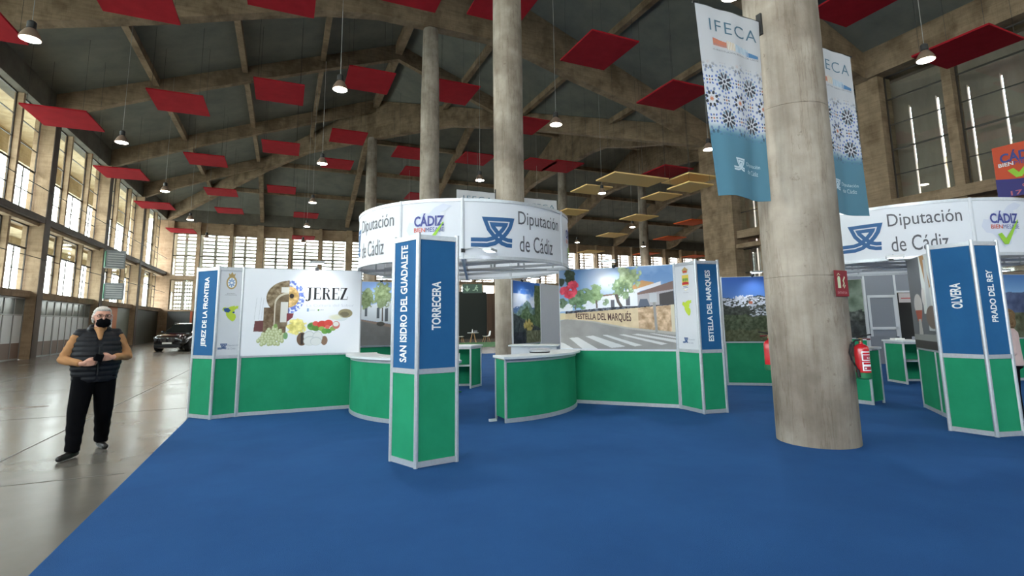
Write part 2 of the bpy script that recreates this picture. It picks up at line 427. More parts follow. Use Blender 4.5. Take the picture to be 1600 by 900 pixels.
ce = MB()
A = (XL, YF, Z0); B = (XL, YB, Z0); Cc = (RX, RY, ZR); D = (RX, YF, ZR); E_ = (XR, YF, Z0); F_ = (XR, YS, Z0); G = (XE, YS, Z0); H_ = (XE, RY, ZR); I_ = (XE, YB, Z0)
ce.add([A, B, Cc, D], [(0, 1, 2, 3)]); ce.add([E_, D, Cc, F_], [(0, 1, 2, 3)]); ce.add([F_, Cc, H_, G], [(0, 1, 2, 3)]); ce.add([Cc, B, I_, H_], [(0, 1, 2, 3)])
ceil = struct(ce.obj('ceiling', M_SOFF)); so = ceil.modifiers.new('thick', 'SOLIDIFY'); so.thickness = 0.35; so.offset = 1
# soffit direction check: push thickness upwards
ceil.data.update()
if ceil.data.polygons[0].normal.z < 0: so.offset = -1

def rafter(O, d, P, w=0.42, name='rafter'):
    return MB().vprism(O, d, P, w).obj(name, M_BEAMC, ceil)
# column-borne haunched frames across the first nave
bot = [(XL, 12.35), (-9.9, 12.55), (-7.0, 13.35), (-4.7, 14.0), (-1.7, 14.95), (1.2, 15.8), (3.6, 16.2), (9.2, 16.2), (11.6, 15.8), (14.6, 15.0), (19.0, 14.0), (22.6, 12.8), (XR, 12.35)]
top = [(XR, Z0), (RX, ZR), (XL, Z0)]
for y in (-4.95, 4.55, 14.05, 23.6):
    rafter((0, y), (1, 0), bot + top, 0.55)
for y, x1 in ((33.2, 15.4), (42.7, 6.4), (52.0, -1.95)):
    zt = lambda x: Z0 + (ZR - Z0) * (1 - abs(x - RX) / 17.95)
    pts = [XL, -9, -6, -2, 2, 6.4] if x1 > 6 else [XL, -9, -6, -1.95]
    if x1 > 7: pts += [10, x1]
    bb = [(x, zt(x) - (0.95 if x < -10 else .8) - (.25 if abs(x + 2) < 5 else .45) * 0.6) for x in pts]
    rafter((0, y), (1, 0), bb + [(pts[-1], zt(pts[-1]))] + ([(RX, ZR)] if x1 > 7 else []) + [(XL, Z0)], 0.4)
# second nave frames
bot2 = [(YS, 12.35), (25.2, 12.7), (28, 14.0), (32, 15.1), (35.5, 16.2), (37.5, 16.4), (48.4, 16.4), (50.4, 16.2), (54, 15.1), (58, 14.0), (60.6, 12.7), (YB, 12.35)]
for x in (24.5, 34.4, 44.3, 54.2, 64.1):
    rafter((x, 0), (0, 1), bot2 + [(YB, Z0), (RY, ZR), (YS, Z0)], 0.55)
for x, y0, y1 in ((-2.6, 52.7, YB), (6.4, RY, YB), (15.3, 33.3, YB)):
    zt = lambda y: Z0 + (ZR - Z0) * (1 - abs(y - RY) / 19.45)
    ys = [y0] + ([RY] if y0 < RY else []) + [y1]
    rafter((x, 0), (0, 1), [(y, zt(y) - .9) for y in ys] + [(y, zt(y)) for y in ys[::-1]], 0.4)
# hip and valley frames to the crossing column
for (ax, ay) in ((XL, YB), (XR, YS)):
    d = Vector((RX - ax, RY - ay)); L = d.length
    P = [(0, 12.35), (2, 12.8), (8, 14.4), (14, 15.9), (19, 16.9), (L, 17.0), (L, ZR), (0, Z0)]
    rafter((ax, ay), d, P, 0.5)
# purlins
def purlin(x0, y0, z0, x1, y1, z1, w=0.3, h=0.4):
    d = Vector((x1 - x0, y1 - y0)); L = d.length
    MB().vprism((x0, y0), d, [(0, z0 - h), (L, z1 - h), (L, z1), (0, z0)], w).obj('purlin', M_BEAMC, ceil)
zA = lambda x: Z0 + (ZR - Z0) * (1 - abs(x - RX) / 17.95); zB = lambda y: Z0 + (ZR - Z0) * (1 - abs(y - RY) / 19.45)
for x in (-7.1, -2.75, 1.6): purlin(x, YF, zA(x), x, YB - (x - XL) * 19.45 / 17.95, zA(x))
purlin(RX, YF, ZR, RX, RY, ZR, .45, .75)
for x in (11.0, 15.5, 20.0): purlin(x, YF, zA(x), x, YS + (XR - x) * 19.45 / 18.0, zA(x))
for y in (28.4, 33.3, 38.1): purlin(XR - (y - YS) * 18 / 19.45, y, zB(y), XE, y, zB(y))
purlin(RX, RY, ZR, XE, RY, ZR, .45, .75)
for y in (47.8, 52.7, 57.5): purlin(XL + (YB - y) * 17.95 / 19.45, y, zB(y), XE, y, zB(y))

# ---- columns
def column(x, y, ztop, label, r=0.465):
    t = thing('concrete_column', label, 'column', (x, y, 0), 'round concrete columns')
    prof = [(r, 0.006), (r, 2.03), (r - .006, 2.035), (r, 2.04), (r, 4.24), (r - .006, 4.247), (r, 4.254), (r, 6.4), (r - .006, 6.41), (r, 6.42), (r, 10), (r * .98, 12), (r * .86, ztop - 1), (r * .8, ztop)]
    MB().lathe((x, y, 0), prof, 40).obj('shaft', M_COLC, t, smooth='auto')
    return t
col1 = column(6.165, 4.55, 16.3, 'massive round concrete column standing on the blue carpet, with the fire extinguisher')
column(6.2, 14.12, 16.3, 'round concrete column rising through the left ring canopy')
column(6.2, 23.75, 16.3, 'round concrete column behind the left ring canopy, left of the one rising through it')
column(6.25, 43.0, 17.1, 'thin distant round concrete column under the roof crossing, above the left edge of the ring canopy')
column(24.6, 43.0, 16.5, 'distant round concrete column just right of the left ring canopy')
column(34.3, 43.0, 16.5, 'distant round concrete column behind the yellow ceiling panels')

# ---- walls
WIN = [0]
def frame_bars(M, t0, t1, z0, z1, n, w, hs, vs):
    b = MB()
    def bx(a, c, e, f, d=.05): 
        P = [M(a, n - d / 2), M(c, n - d / 2), M(c, n + d / 2), M(a, n + d / 2)]; b.prism(P, e, f)
    bx(t0, t0 + w, z0, z1); bx(t1 - w, t1, z0, z1); bx(t0, t1, z0, z0 + w); bx(t0, t1, z1 - w, z1)
    for h, hw in hs: bx(t0, t1, h - hw / 2, h + hw / 2)
    for v, a, c in vs: bx(v - w / 3, v + w / 3, a, c)
    return b
def window(M, t0, t1, z0, z1, n, hs, vs, w=.06, pane=True, mullion_split=False):
    WIN[0] += 1
    f = struct(frame_bars(M, t0, t1, z0, z1, n, w, hs, vs).obj('window_%d' % WIN[0], M_FRAME))
    if pane:
        b = MB(); b.prism([M(t0, n - .006), M(t1, n - .006), M(t1, n + .006), M(t0, n + .006)], z0, z1); b.obj('pane', M_PANE, f)
    return f
def MP(kind):
    if kind == 'L': return lambda t, n: (XL - n, t)
    if kind == 'R': return lambda t, n: (XR + n, t)
    if kind == 'B': return lambda t, n: (t, YB + n)
    if kind == 'F': return lambda t, n: (t, YF - n)
def wbox(b, M, t0, t1, n0, n1, z0, z1): b.prism([M(t0, n0), M(t1, n0), M(t1, n1), M(t0, n1)], z0, z1)

M_STRIP = mat('dark brown facing', (82, 68, 56), .75, c2=(66, 54, 44), scale=.8, stretch=(3, 3, .4))  # dark brown facing over the pier fronts and ledge beam
# left wall --------------------------------------------------------
ML = MP('L')
b = MB(); wbox(b, ML, YF, YB, -0.15, .8, ZT, Z0 + .3)
wl = struct(b.obj('wall_left', M_FASC))
b = MB(); wbox(b, ML, YF, YB, -0.12, .75, 6.55, 7.05); b.obj('ledge_beam', M_WALLC, wl)
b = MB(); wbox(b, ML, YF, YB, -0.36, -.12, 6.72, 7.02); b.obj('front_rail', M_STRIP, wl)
b = MB(); wbox(b, ML, YF, YB, -0.12, .75, 2.98, 3.3); b.obj('sill_beam', M_BEAMC, wl)
b = MB(); wbox(b, ML, YF, YB, .75, 3.2, 12.5, 12.8); wbox(b, ML, YF, YB, 3.0, 3.2, 11.2, 12.5); b.obj('upper_hood', M_HOOD, wl)
b = MB(); wbox(b, ML, YF, YB, .75, 2.2, 6.4, 6.7); wbox(b, ML, YF, YB, 2.0, 2.2, 6.0, 6.4); b.obj('lower_hood', M_HOOD, wl)
bays = [32.75 - 9.4 * j for j in range(4, -1, -1)] + [42.15, 51.55]
for s in bays:
    e = min(s + 9.35, YB)
    b = MB(); wbox(b, ML, s, s + .62, -.34, .5, 0, ZT); b.obj('pier', M_WALLC, wl)
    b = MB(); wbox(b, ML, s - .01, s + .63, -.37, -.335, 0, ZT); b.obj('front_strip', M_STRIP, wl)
    sm = [(s + 3.4, s + 3.6), (s + 6.65, s + 6.85)]
    for a, c in sm:
        b = MB(); wbox(b, ML, a, c, 0, .34, 3.3, 6.55); b.obj('mullion_post', M_WALLC, wl)
        b = MB(); wbox(b, ML, a, c, 0, .34, 7.05, ZT); b.obj('mullion_post', M_WALLC, wl)
    ops = [(s + .62, sm[0][0]), (sm[0][1], sm[1][0]), (sm[1][1], e)]
    for a, c in ops:
        far = s > 24
        hs = [(7.05 + 1.07 * k, .035) for k in (2, 3, 4)] + [(7.05 + 1.15, .03), (7.05 + 2.14, .09)]
        window(ML, a, c, 7.05, ZT, .26, [(8.15, .035), (9.25, .09), (10.3, .035), (11.35, .035)], [((a + c) / 2, 7.05, 9.25)])
        window(ML, a, c, 3.3, 6.55, .26, [(4.35, .035), (5.4, .09)], [((a + c) / 2, 3.3, 5.4)])
    if e == YB:
        b = MB(); wbox(b, ML, 61.3, YB + .9, -.05, .9, 0, ZT); b.obj('pier', M_WALLC, wl)
    # ground-floor infill
    if e > 27:
        if s < 50:
            MD = [(s + .62, 3.1), (s + 3.75, 2.7), (s + 6.45, 2.95)]
            for i, (t0, wd) in enumerate(MD):
                if s > 40 and i > 0: 
                    continue
                DN = WIN[0] = WIN[0] + 1
                fb = MB()
                for q in (t0, t0 + wd * .32, t0 + wd * .66, t0 + wd - .05): wbox(fb, ML, q, q + .06, .08, .16, 0, 2.98)
                for z in (0, 2.1, 2.9): wbox(fb, ML, t0, t0 + wd, .08, .16, z, z + .07)
                wd_ = struct(fb.obj('window_%d' % DN, mat('grey door aluminium', (150, 152, 150), .4, .4)))
                gb = MB(); wbox(gb, ML, t0, t0 + wd, .11, .125, .8, 2.1); gb.obj('frosted_pane', mat('frosted glass', (205, 210, 212), .45), wd_)
                gb = MB(); wbox(gb, ML, t0, t0 + wd, .11, .125, 2.15, 2.9); gb.obj('dark_pane', mat('dim transom glass', (120, 124, 120), .15), wd_)
                gb = MB(); wbox(gb, ML, t0, t0 + wd, .10, .30, -.02, .8); gb.obj('kick_panel', mat('brown kick panel', (116, 96, 84), .5), wd_)
        else:
            b = MB(); wbox(b, ML, s + .62, YB, .1, .3, -.02, 2.98); b.obj('wall_panel', mat('dark olive panelling', (74, 74, 62), .6, c2=(60, 58, 50), scale=.6), wl)
b = MB(); wbox(b, ML, 45.9, 48.2, .05, .3, -.02, 2.98); b.obj('wall_panel', mat('orange painted panel', (190, 112, 66), .7), wl)
b = MB(); wbox(b, ML, 48.2, 51.6, .05, .3, -.02, 2.98); b.obj('wall_panel', mat('pale green panelling', (110, 116, 106), .5), wl)
b = MB(); wbox(b, ML, 46.0, 46.8, -.02, .05, .9, 2.3); b.obj('notice_board', mat('pale notice paper', (205, 205, 200), .6), wl)
b = MB(); wbox(b, ML, YF, 26, .3, .45, 0, 2.98); b.obj('wall_panel', mat('dark olive panelling', (74, 74, 62), .6), wl)

# right wall (first nave) -------------------------------------------
MR = MP('R')
b = MB(); wbox(b, MR, YF, YS, -.3, 1.0, ZT, Z0 + .3); wr = struct(b.obj('wall_right', M_BEAMC))
b = MB(); wbox(b, MR, YF, YS, -.15, 1.0, 6.2, 6.65); b.obj('ledge_beam', M_BEAMC, wr)
b = MB(); wbox(b, MR, YF, YS, -.25, .6, 5.6, 5.85); b.obj('ledge_beam', M_BEAMC, wr)
b = MB(); wbox(b, MR, YF, YS, 0, 1.0, 0, 3.1); b.obj('base_wall', mat('brown base wall', (112, 98, 86), .8), wr)  # plain base wall in one even brown
b = MB(); wbox(b, MR, YF, YS, 1.3, 1.4, 11.0, 13.2); wbox(b, MR, YF, YS, .9, 1.4, ZT, 13.2); b.obj('upper_hood', M_FIN, wr)
for s in (-5.4, 4.0, 13.4):
    b = MB(); wbox(b, MR, s, s + 1.0, -.12, .8, 0, ZT); b.obj('pier', M_BEAMC, wr)
    for a in (s + 3.7, s + 6.9):
        b = MB(); wbox(b, MR, a - .17, a + .17, 0, .6, 3.1, ZT); b.obj('mullion_post', M_BEAMC, wr)
    e = s + 9.4 if s < 13 else 22.2
    for a, c in ((s + 1.0, s + 3.53), (s + 3.87, s + 6.73), (s + 7.07, e)):
        window(MR, a, c, 6.65, ZT, .35, [(7.8, .04), (8.95, .07), (10.1, .04), (11.3, .06)], [])
        window(MR, a, c, 3.1, 5.6, .35, [(4.2, .05)], [((a + c) / 2, 3.1, 5.6)])
for k in range(34):
    y0 = 12.86 - 1.09 * (k - 9); y1 = y0 - .98 - (0.03 if k % 3 else 0.0)
    b = MB(); b.box(25.55 , 25.68, y1, y0 - .0, 3.1, 11.05); b.obj('concrete_fin', M_FIN, wr)
b = MB(); b.box(XR - .35, XR + .75, 21.9, 24.3, 0, Z0); b.obj('pier', M_BEAMC, wr)
b = MB(); b.box(XR + .7, XR + 3.2, 23.3, 23.5, 0, Z0 + .3); b.box(XR + 3.2, XE, 23.3, 23.5, 0, Z0 + .3); b.obj('return_wall', M_BEAMC, wr)

# back wall -----------------------------------------------------------
MBk = MP('B')
b = MB(); wbox(b, MBk, XL, XE, -.15, .8, ZT, Z0 + .3); wb = struct(b.obj('wall_back', M_FASC))
b = MB(); wbox(b, MBk, XL, XE, -.1, .8, 6.25, 6.68); b.obj('ledge_beam', M_WALLC, wb)
b = MB(); wbox(b, MBk, XL, XE, .5, .8, 11.15, ZT); b.obj('spandrel_panel', M_WALLC, wb)
b = MB(); wbox(b, MBk, XL, XE, .05, .25, 0, 3.05); b.obj('base_wall', mat('slate grey panelling', (98, 100, 98), .7, c2=(86, 88, 86), scale=.5), wb)
b = MB(); wbox(b, MBk, XL, XE, -.1, .6, 3.0, 3.15); b.obj('sill_beam', M_WALLC, wb)
for x in (-8.75, -5.4, -2.7, 6.7, 16.1): 
    b = MB(); wbox(b, MBk, x - .1, x + .1, -.02, .05, 0, 3.0); b.obj('orange_post', mat('orange painted steel', (196, 104, 70), .6), wb)
mains = [-2.72 + 9.45 * k for k in range(0, 8)]
lo = MB()
b = MB(); wbox(b, MBk, XL - .9, XL + .7, -.03, .8, 0, ZT); b.obj('pier', M_WALLC, wb)
for x in mains: 
    b = MB(); wbox(b, MBk, x - .33, x + .33, -.06, .8, 0, ZT); b.obj('pier', M_WALLC, wb)
smalls = [-8.6, -5.55] + [m + o for m in mains for o in (3.1, 6.25) if m + o < XE - 1]
for x in smalls:
    b = MB(); wbox(b, MBk, x - .17, x + .17, 0, .6, 3.1, ZT); b.obj('mullion_post', M_WALLC, wb)
edges = sorted([(XL, XL + .7)] + [(x - .33, x + .33) for x in mains] + [(x - .17, x + .17) for x in smalls] + [(XE, XE)])
for (a0, a1), (c0, c1) in zip(edges[:-1], edges[1:]):
    if c0 - a1 < .5: continue
    mid = (a1 + c0) / 2
    if a1 < 52:
        window(MBk, a1, c0, 6.68, 11.15, .35, [(8.77, .09)], [(mid, 6.68, 8.77)], .05, pane=a1 < 12)
        if a1 < 8: window(MBk, a1, c0, 3.15, 6.25, .35, [(4.9, .06)], [(mid, 3.15, 4.9)], .05, pane=a1 < 12)
    # outer louvre screens: two per opening
    pb = MB(); wbox(pb, MBk, mid - .13, mid + .13, 1.2, 1.5, 3.0, 12.6); wbox(pb, MBk, a1 - .16, a1 + .2, 1.2, 1.5, 3.0, 12.6); pb.obj('screen_post', M_LOUV, wb)
    for k in range(15): wbox(lo, MBk, a1, c0, 1.25, 1.45, 6.9 + .40 * k, 6.9 + .40 * k + .17)
    if a1 < 20:
        for k in range(8): wbox(lo, MBk, a1, c0, 1.25, 1.45, 3.3 + .40 * k, 3.3 + .40 * k + .18)
        for k in range(1, 9): 
            x = a1 + (c0 - a1) * k / 9; wbox(lo, MBk, x - .04, x + .04, 1.28, 1.42, 3.0, 6.6)
l = lo.obj('louvre_slats', M_LOUV, wb); l['kind'] = 'stuff'

# east and front end walls
we = struct(MB().box(XE, XE + .4, YS, YB, 0, Z0 + 7).obj('wall_east', M_BEAMC))
MF = MP('F')
b = MB(); wbox(b, MF, XL, XR, 0, .5, 0, 9.5); wbox(b, MF, XL, XR, 0, .5, ZT, Z0 + .3); b.add([(XL, YF - .1, Z0), (XR, YF - .1, Z0), (RX, YF - .1, ZR + .3)], [(0, 1, 2)]); wf = struct(b.obj('wall_front', M_BEAMC))
for k in range(5):
    x = XL + (XR - XL) * k / 4
    b = MB(); wbox(b, MF, x - .4, x + .4, -.02, .5, 0, ZT); b.obj('pier', M_BEAMC, wf)
    if k < 4: 
        window(MF, x + .4, x + 8.59, 9.5, ZT, .25, [(11, .1)], [(x + 2.6, 9.5, ZT), (x + 4.5, 9.5, ZT), (x + 6.6, 9.5, ZT)])  # unseen windows behind the camera, added for light and kept small

# tie wires and conduit along the left wall
for z in (4.9, 8.35):
    tag(MB().path([(XL + .40, -10, z + .1), (XL + .40, 20, z), (XL + .40, 61.9, z)], .02, 5).obj('cable', M_DARKMET), 'thin dark cable running along the left windows, %s one' % ('lower' if z < 6 else 'upper'), 'cable')

# unit heaters on the left wall
def heater(y, z0, z1, label, rot):
    t = thing('air_heater', label, 'heater', (XL + 1.3, y, z0), 'wall air heaters')
    R = Matrix.Rotation(rot, 4, 'Z'); w = .5
    def q(b):
        b.v = [tuple(Vector((XL + 1.3, y, 0)) + (R @ Vector(p))) for p in b.v]; return b
    q(MB().box(-w, w, -.35, .35, z0, z1)).obj('casing', mat('galvanised grey sheet', (160, 166, 168), .4, .5, c2=(120, 126, 128), scale=1.2), t)
    q(MB().box(-w - .04, -w, -.33, .33, z0 + .05, z1 - .05)).obj('side_cover', mat('green painted sheet', (36, 110, 80), .5), t)
    lb = MB()
    for k in range(6): lb.box(-w + .08, w - .08, -.37, -.35, z0 + .12 + k * (z1 - z0 - .2) / 6, z0 + .17 + k * (z1 - z0 - .2) / 6)
    q(lb).obj('grille', mat('pale grille', (200, 204, 204), .4, .3), t)
    q(MB().box(-.1, .1, .3, .8, z0 + .3, z0 + .4)).obj('wall_bracket', M_DARKMET, t)
heater(41.0, 5.3, 6.43, 'grey box air heater on the left wall between upper and lower windows', .35)
heater(41.3, 3.28, 4.34, 'grey box air heater on the left wall lower down, above the man', .3)

# ---- suspended acoustic panels: (x, y, z, colour)
def acoustic(px, sx, sy, z, m, label, cat, group, x, y):
    t = thing('acoustic_panel', label, cat, (x, y, z), group)
    MB().box(x - sx / 2, x + sx / 2, y - sy / 2, y + sy / 2, z, z + .07).obj('panel_slab', m, t)
    w = MB()
    top_ = (zA(x) if y < YS or x < RX - 5 else max(zA(x) if XL < x < XR else 0, 0)) 
    zt = min(zA(x), 99) if y < 30 else min(max(zB(y), 13.6), zA(x) if x < RX else 99)
    if zt < z: zt = z + 2
    for a, c in ((-1, -1), (1, -1), (1, 1), (-1, 1)): w.tube((x + a * sx * .42, y + c * sy * .42, z + .07), (x + a * sx * .42, y + c * sy * .42, zt), .006, 4, caps=False)
    w.obj('hanging_wires', M_DARKMET, t)
    return t
PANELS = []
def from_px(x, y, z):
    d = _r * (x - 800) - _u * (y - 450 + 58.1) + _f * 800.7; k = (z - 1.521) / d.z
    return d.x * k, d.y * k
RG = 'red suspended acoustic panels'
PX = [  # centre pixel, height, size x, size y, where
 (-62, 26, 10.9, 'cut off by the left photo edge, high up'), (208, -4, 12.4, 'at the top edge, above the first roof rib at left'), (440, -13, 13.3, 'at the top edge, left of the nearest central lamp'),
 (648, -20, 14.2, 'at the top edge, above the column left of the ring column'), (788, 5, 14.2, 'at the top edge, behind the ring column'),
 (101, 186, 10.9, 'nearest over the left windows'), (192, 272, 10.9, 'second over the left windows'), (243, 322, 10.9, 'third over the left windows'), (284, 361, 10.9, 'fourth over the left windows, in front of the back wall'),
 (281, 162, 12.4, 'second row from the left, nearest in full view'), (323, 251, 12.4, 'second row from the left, second in full view'), (346, 301, 12.4, 'second row from the left, third'), (359, 330, 12.4, 'second row from the left, fourth'),
 (437, 145, 13.3, 'left of the lamp on the long wire'), (439, 232, 13.3, 'third row from the left, above the two central lamps'), (440, 297, 13.3, 'third row from the left, above the smallest pair'), (478, 337, 12.4, 'low over the back wall left of the ring canopy'), (474, 372, 10.9, 'lowest one before the back wall louvres'),
 (577, 127, 14.2, 'just right of the lamp on the long wire'), (544, 215, 14.2, 'left of the thin distant column'), (527, 257, 14.2, 'right beside the second central lamp'),
 (640, 240, 14.2, 'left of the column left of the ring column'), (650, 269, 14.2, 'small, partly hidden by the column left of the ring column'), (708, 146, 14.2, 'between the two tall left columns'), (742, 249, 13.6, 'behind the small lamp between the two tall left columns'), (655, 308, 13.0, 'low, just over the left ring canopy'),
 (820, 197, 14.0, 'half hidden on the right side of the ring column'), (838, 258, 13.0, 'right of the ring column, left of a pair'), (878, 261, 13.0, 'right of the ring column, right of a pair'),
 (935, 81, 13.0, 'large one left of the long hanging banner'), (1052, 151, 12.0, 'at the left edge of the long hanging banner'), (1040, 270, 11.0, 'behind the ochre panels'),
 (1510, 76, 11.0, 'large one behind the lamp at upper right'), (1345, 3, 13.0, 'at the top edge right of the massive column'),
]
SZ = {}
for px, py, z, where in PX:
    x, y = from_px(px, py, z)
    s_ = (2.3, 2.6)
    if (px, py) == (1510, 76): s_ = (2.3, 2.3)
    acoustic(px, s_[0], s_[1], z, M_RED, 'red acoustic panel, ' + where, 'panel', RG, x, y)
for i, (px, py, z, sx, wh) in enumerate([(924, 297, 9.6, 1.9, 'left of the lamp, directly left of the back columns'), (967, 279, 9.6, 1.9, 'upper left of the group, above a lamp'), (1008, 284, 9.6, 1.9, 'above the distant thin column'), (1078, 282, 9.6, 2.3, 'largest, beside the banner'), (1078, 293, 9.0, 1.8, 'just below the largest'), (1033, 308, 9.6, 1.9, 'right of the distant thin column'), (893, 332, 9.6, 1.9, 'at the edge of the left ring canopy'), (998, 341, 9.6, 2.2, 'small, crossed by the distant thin column'), (956, 368, 9.6, 2.2, 'low, left of the distant thin column'), (923, 394, 9.0, 2.2, 'lowest, in front of the back wall')]):
    x, y = from_px(px, py, z); acoustic(px, sx, sx, z, M_YEL, 'ochre acoustic panel, ' + wh, 'panel', 'ochre suspended acoustic panels', x, y)
for px, py, z, sx, wh in [(1082, 348, 9.6, 2.2, 'highest, right of the distant thin column'), (1046, 373, 9.6, 2.3, 'middle, right of the distant thin column'), (1010, 397, 9.0, 2.2, 'low, in front of the back wall'), (1086, 401, 9.0, 2.2, 'low at the right beside the concrete pier')]:
    x, y = from_px(px, py, z); acoustic(px, sx, sx, z, M_ORF, 'orange acoustic panel, ' + wh, 'panel', 'orange suspended acoustic panels', x, y)

# ---- pendant lamps (a regular grid, 9 m up)
M_LAMPB = mat('spun aluminium reflector', (150, 128, 112), .45, .4)
M_LAMPE = mat('glowing lamp glass', (255, 250, 240), .4, emit=(255, 247, 232), estr=40.0)
lamp0 = None
def pendant(x, y, label):
    global lamp0
    zt = min(zA(x) if (x < XR) else 99, 99)
    if y > YS: zt = min(zA(x) if x < RX else 99, zB(y)) if not (x > RX and y < RY and x < XR) else max(zA(x), zB(y))
    t = thing('pendant_lamp', label, 'lamp', (x, y, 8.9), 'industrial pendant lamps')
    MB().lathe((x, y, 8.9), [(.24, 0), (.235, .02), (.2, .12), (.13, .24), (.08, .29)], 20).obj('reflector', M_LAMPB, t, smooth='auto')
    MB().lathe((x, y, 8.9), [(.07, .29), (.1, .3), (.1, .46), (.06, .5)], 14).obj('gear_housing', M_DARKMET, t, smooth='auto')
    MB().lathe((x, y, 8.9), [(.05, -.035), (.17, -.02), (.215, -.004)], 20).obj('diffuser', M_LAMPE, t)
    MB().tube((x, y, 9.38), (x, y, zt - .02), .008, 5).obj('suspension_wire', mat('pale steel wire', (150, 150, 146), .5), t)
    ld = bpy.data.lights.new('lamp_light', 'SPOT'); ld.energy = LAMP_W; ld.spot_size = math.radians(125); ld.spot_blend = .6; ld.color = (1, .93, .82); ld.shadow_soft_size = .2
    lo_ = bpy.data.objects.new('lamp_light', ld); COL.objects.link(lo_); lo_.location = (x, y, 8.8); adopt(lo_, t)
LAMP_W = 450
LG = {(0, 1): 'nearest over the concrete floor at left', (0, 2): 'second over the concrete floor at left', (0, 3): 'third over the concrete floor at left', (0, 4): 'farthest over the concrete floor at left, before the back wall',
 (1, 1): 'large, on a long wire over the left stand', (1, 2): 'second over the left stand, between red panels', (1, 3): 'third over the left stand', (1, 4): 'farthest over the left stand, by the back wall',
 (2, 0): 'at the top edge beside the long banner', (2, 1): 'halfway between ring column and long banner', (2, 2): 'just over the left ring canopy', (2, 3): 'small, hidden low behind the ring canopy', (2, 4): 'tiny, behind the left ring canopy',
 (3, 0): 'large, in front of the red panel at upper right', (3, 2): 'among the ochre panels', (3, 3): 'small, above the distant pier', (3, 4): 'tiny, over the back wall right of the ring', (3, 1): 'hidden behind the long banner',
 (4, 3): 'right of the distant thin column', (4, 4): 'lowest, left of the distant thin column', (4, 5): 'tiny, far over the back hall', (5, 3): 'on the far pier at right', (5, 4): 'far, right of the distant columns', (0, 5): 'tiny, last before the back wall at left', (1, 5): 'tiny, last before the back wall in the middle'}
GX = [-6.3, 1.33, 9.13, 16.75, 25.25, 33.0]; GY = [7.9, 16.3, 24.6, 33.0, 41.5, 50.0]
for (i, j), wh in LG.items(): pendant(GX[i], GY[j], 'pendant dome lamp, ' + wh)
for i, j in ((0, 0), (1, 0)): pendant(GX[i], GY[j], 'pendant dome lamp above the frame, over the %s' % ('concrete floor' if i == 0 else 'blue carpet by the blue and green tower'))

# exit sign, dark backdrop, cafe set and turf seen through the left stand
def card(A, B, z0, z1, t, m, name, parent=None): return MB().seg(A, B, t, z0, z1).obj(name, m, parent)
t = thing('exit_sign', 'hanging green exit sign with arrow and running figure, seen under the ring canopy', 'sign', (7.3, 20.6, 2.85))
A_, B_ = (6.9, 20.75), (7.66, 20.42); u_ = (Vector(B_) - Vector(A_))
card(A_, B_, 2.74, 3.12, .04, mat('dark green sign face', (52, 78, 62), .5), 'sign_face', t)
mp = flat_map((A_[0], A_[1], 2.74), u_, .026)
wp = mat('pale green sign print', (150, 178, 150), .5)
P2().stroke([(.2, .31), (.2, .12)], .05).stroke([(.1, .2), (.2, .09), (.3, .2)], .045).obj('arrow_print', wp, t, mp)
P2().ell(.60, .30, .032, .032).stroke([(.58, .26), (.55, .17)], .07).stroke([(.56, .25), (.66, .22)], .03).stroke([(.56, .17), (.64, .13), (.62, .07)], .035).stroke([(.55, .17), (.50, .12), (.43, .12)], .035).obj('figure_print', wp, t, mp)
MB().tube((7.1, 20.66, 3.12), (7.1, 20.66, 9), .008, 4).tube((7.5, 20.5, 3.12), (7.5, 20.5, 9), .008, 4).obj('hanging_wires', M_DARKMET, t)

t = thing('dark_enclosure', 'dark wall block far back behind the cafe table, with brown side panels', 'partition', (16, 45, 0))
MB().box(13.6, 17.3, 45, 45.3, 0, 4.3).obj('dark_face', mat('black green panel', (38, 46, 44), .8), t)
for k in range(4): MB().box(17.35 + k * .5, 17.8 + k * .5, 44.9 + .1 * (k % 2), 45.2, 0, 4.2).obj('side_plank', mat('brown plank', (96, 76, 62), .7, c2=(74, 58, 48), scale=1, stretch=(3, 3, .3)), t)
tag(MB().box(11.2, 15.6, 30.0, 36.9, 0, .015).obj('turf_mat', mat('green artificial turf', (64, 120, 70), .95, c2=(50, 104, 58), scale=8)), 'strip of green artificial turf on the far floor beneath the cafe set', 'turf')
def chair(x, y, rz, label):
    t = thing('shell_chair', label, 'chair', (x, y, 0.02), 'white shell chairs at the far table')
    R = Matrix.Translation((x, y, 0.02)) @ Matrix.Rotation(rz, 4, 'Z')
    def q(b): b.v = [tuple(R @ Vector(p)) for p in b.v]; return b
    sh = MB(); n = 8; pr = [(-.22, .46), (-.1, .43), (.08, .43), (.2, .47), (.25, .58), (.28, .72), (.31, .84)]
    vs = [(a * .22 * (1 if j < 4 else 1 - .12 * (j - 3)), -y_ * -1, z) for j, (y_, z) in enumerate(pr) for a in (-1, -.5, .5, 1)]
    vs = [(vx, vy, vz + (.03 if abs(vx) > .15 and vz < .5 else 0)) for vx, vy, vz in vs]
    sh.add(vs, [(4 * j + i, 4 * j + i + 1, 4 * j + 4 + i + 1, 4 * j + 4 + i) for j in range(6) for i in range(3)])
    o = q(sh).obj('seat_shell', M_PLAST, t, smooth=True); sd = o.modifiers.new('t', 'SOLIDIFY'); sd.thickness = .02
    for a in (-1, 1):
        for c in (-1, 1): q(MB().tube((a * .14, c * .12, .43), (a * .23, c * .22, 0), .018, 6, .012)).obj('leg', mat('beech wood', (196, 150, 104), .5), t)
t = thing('cafe_table', 'small round white table far behind the left stand', 'table', (13.0, 36.6, 0))
MB().lathe((13.0, 36.6, 0), [(.42, .72), (.42, .75)], 24).obj('tabletop', M_PLAST, t)
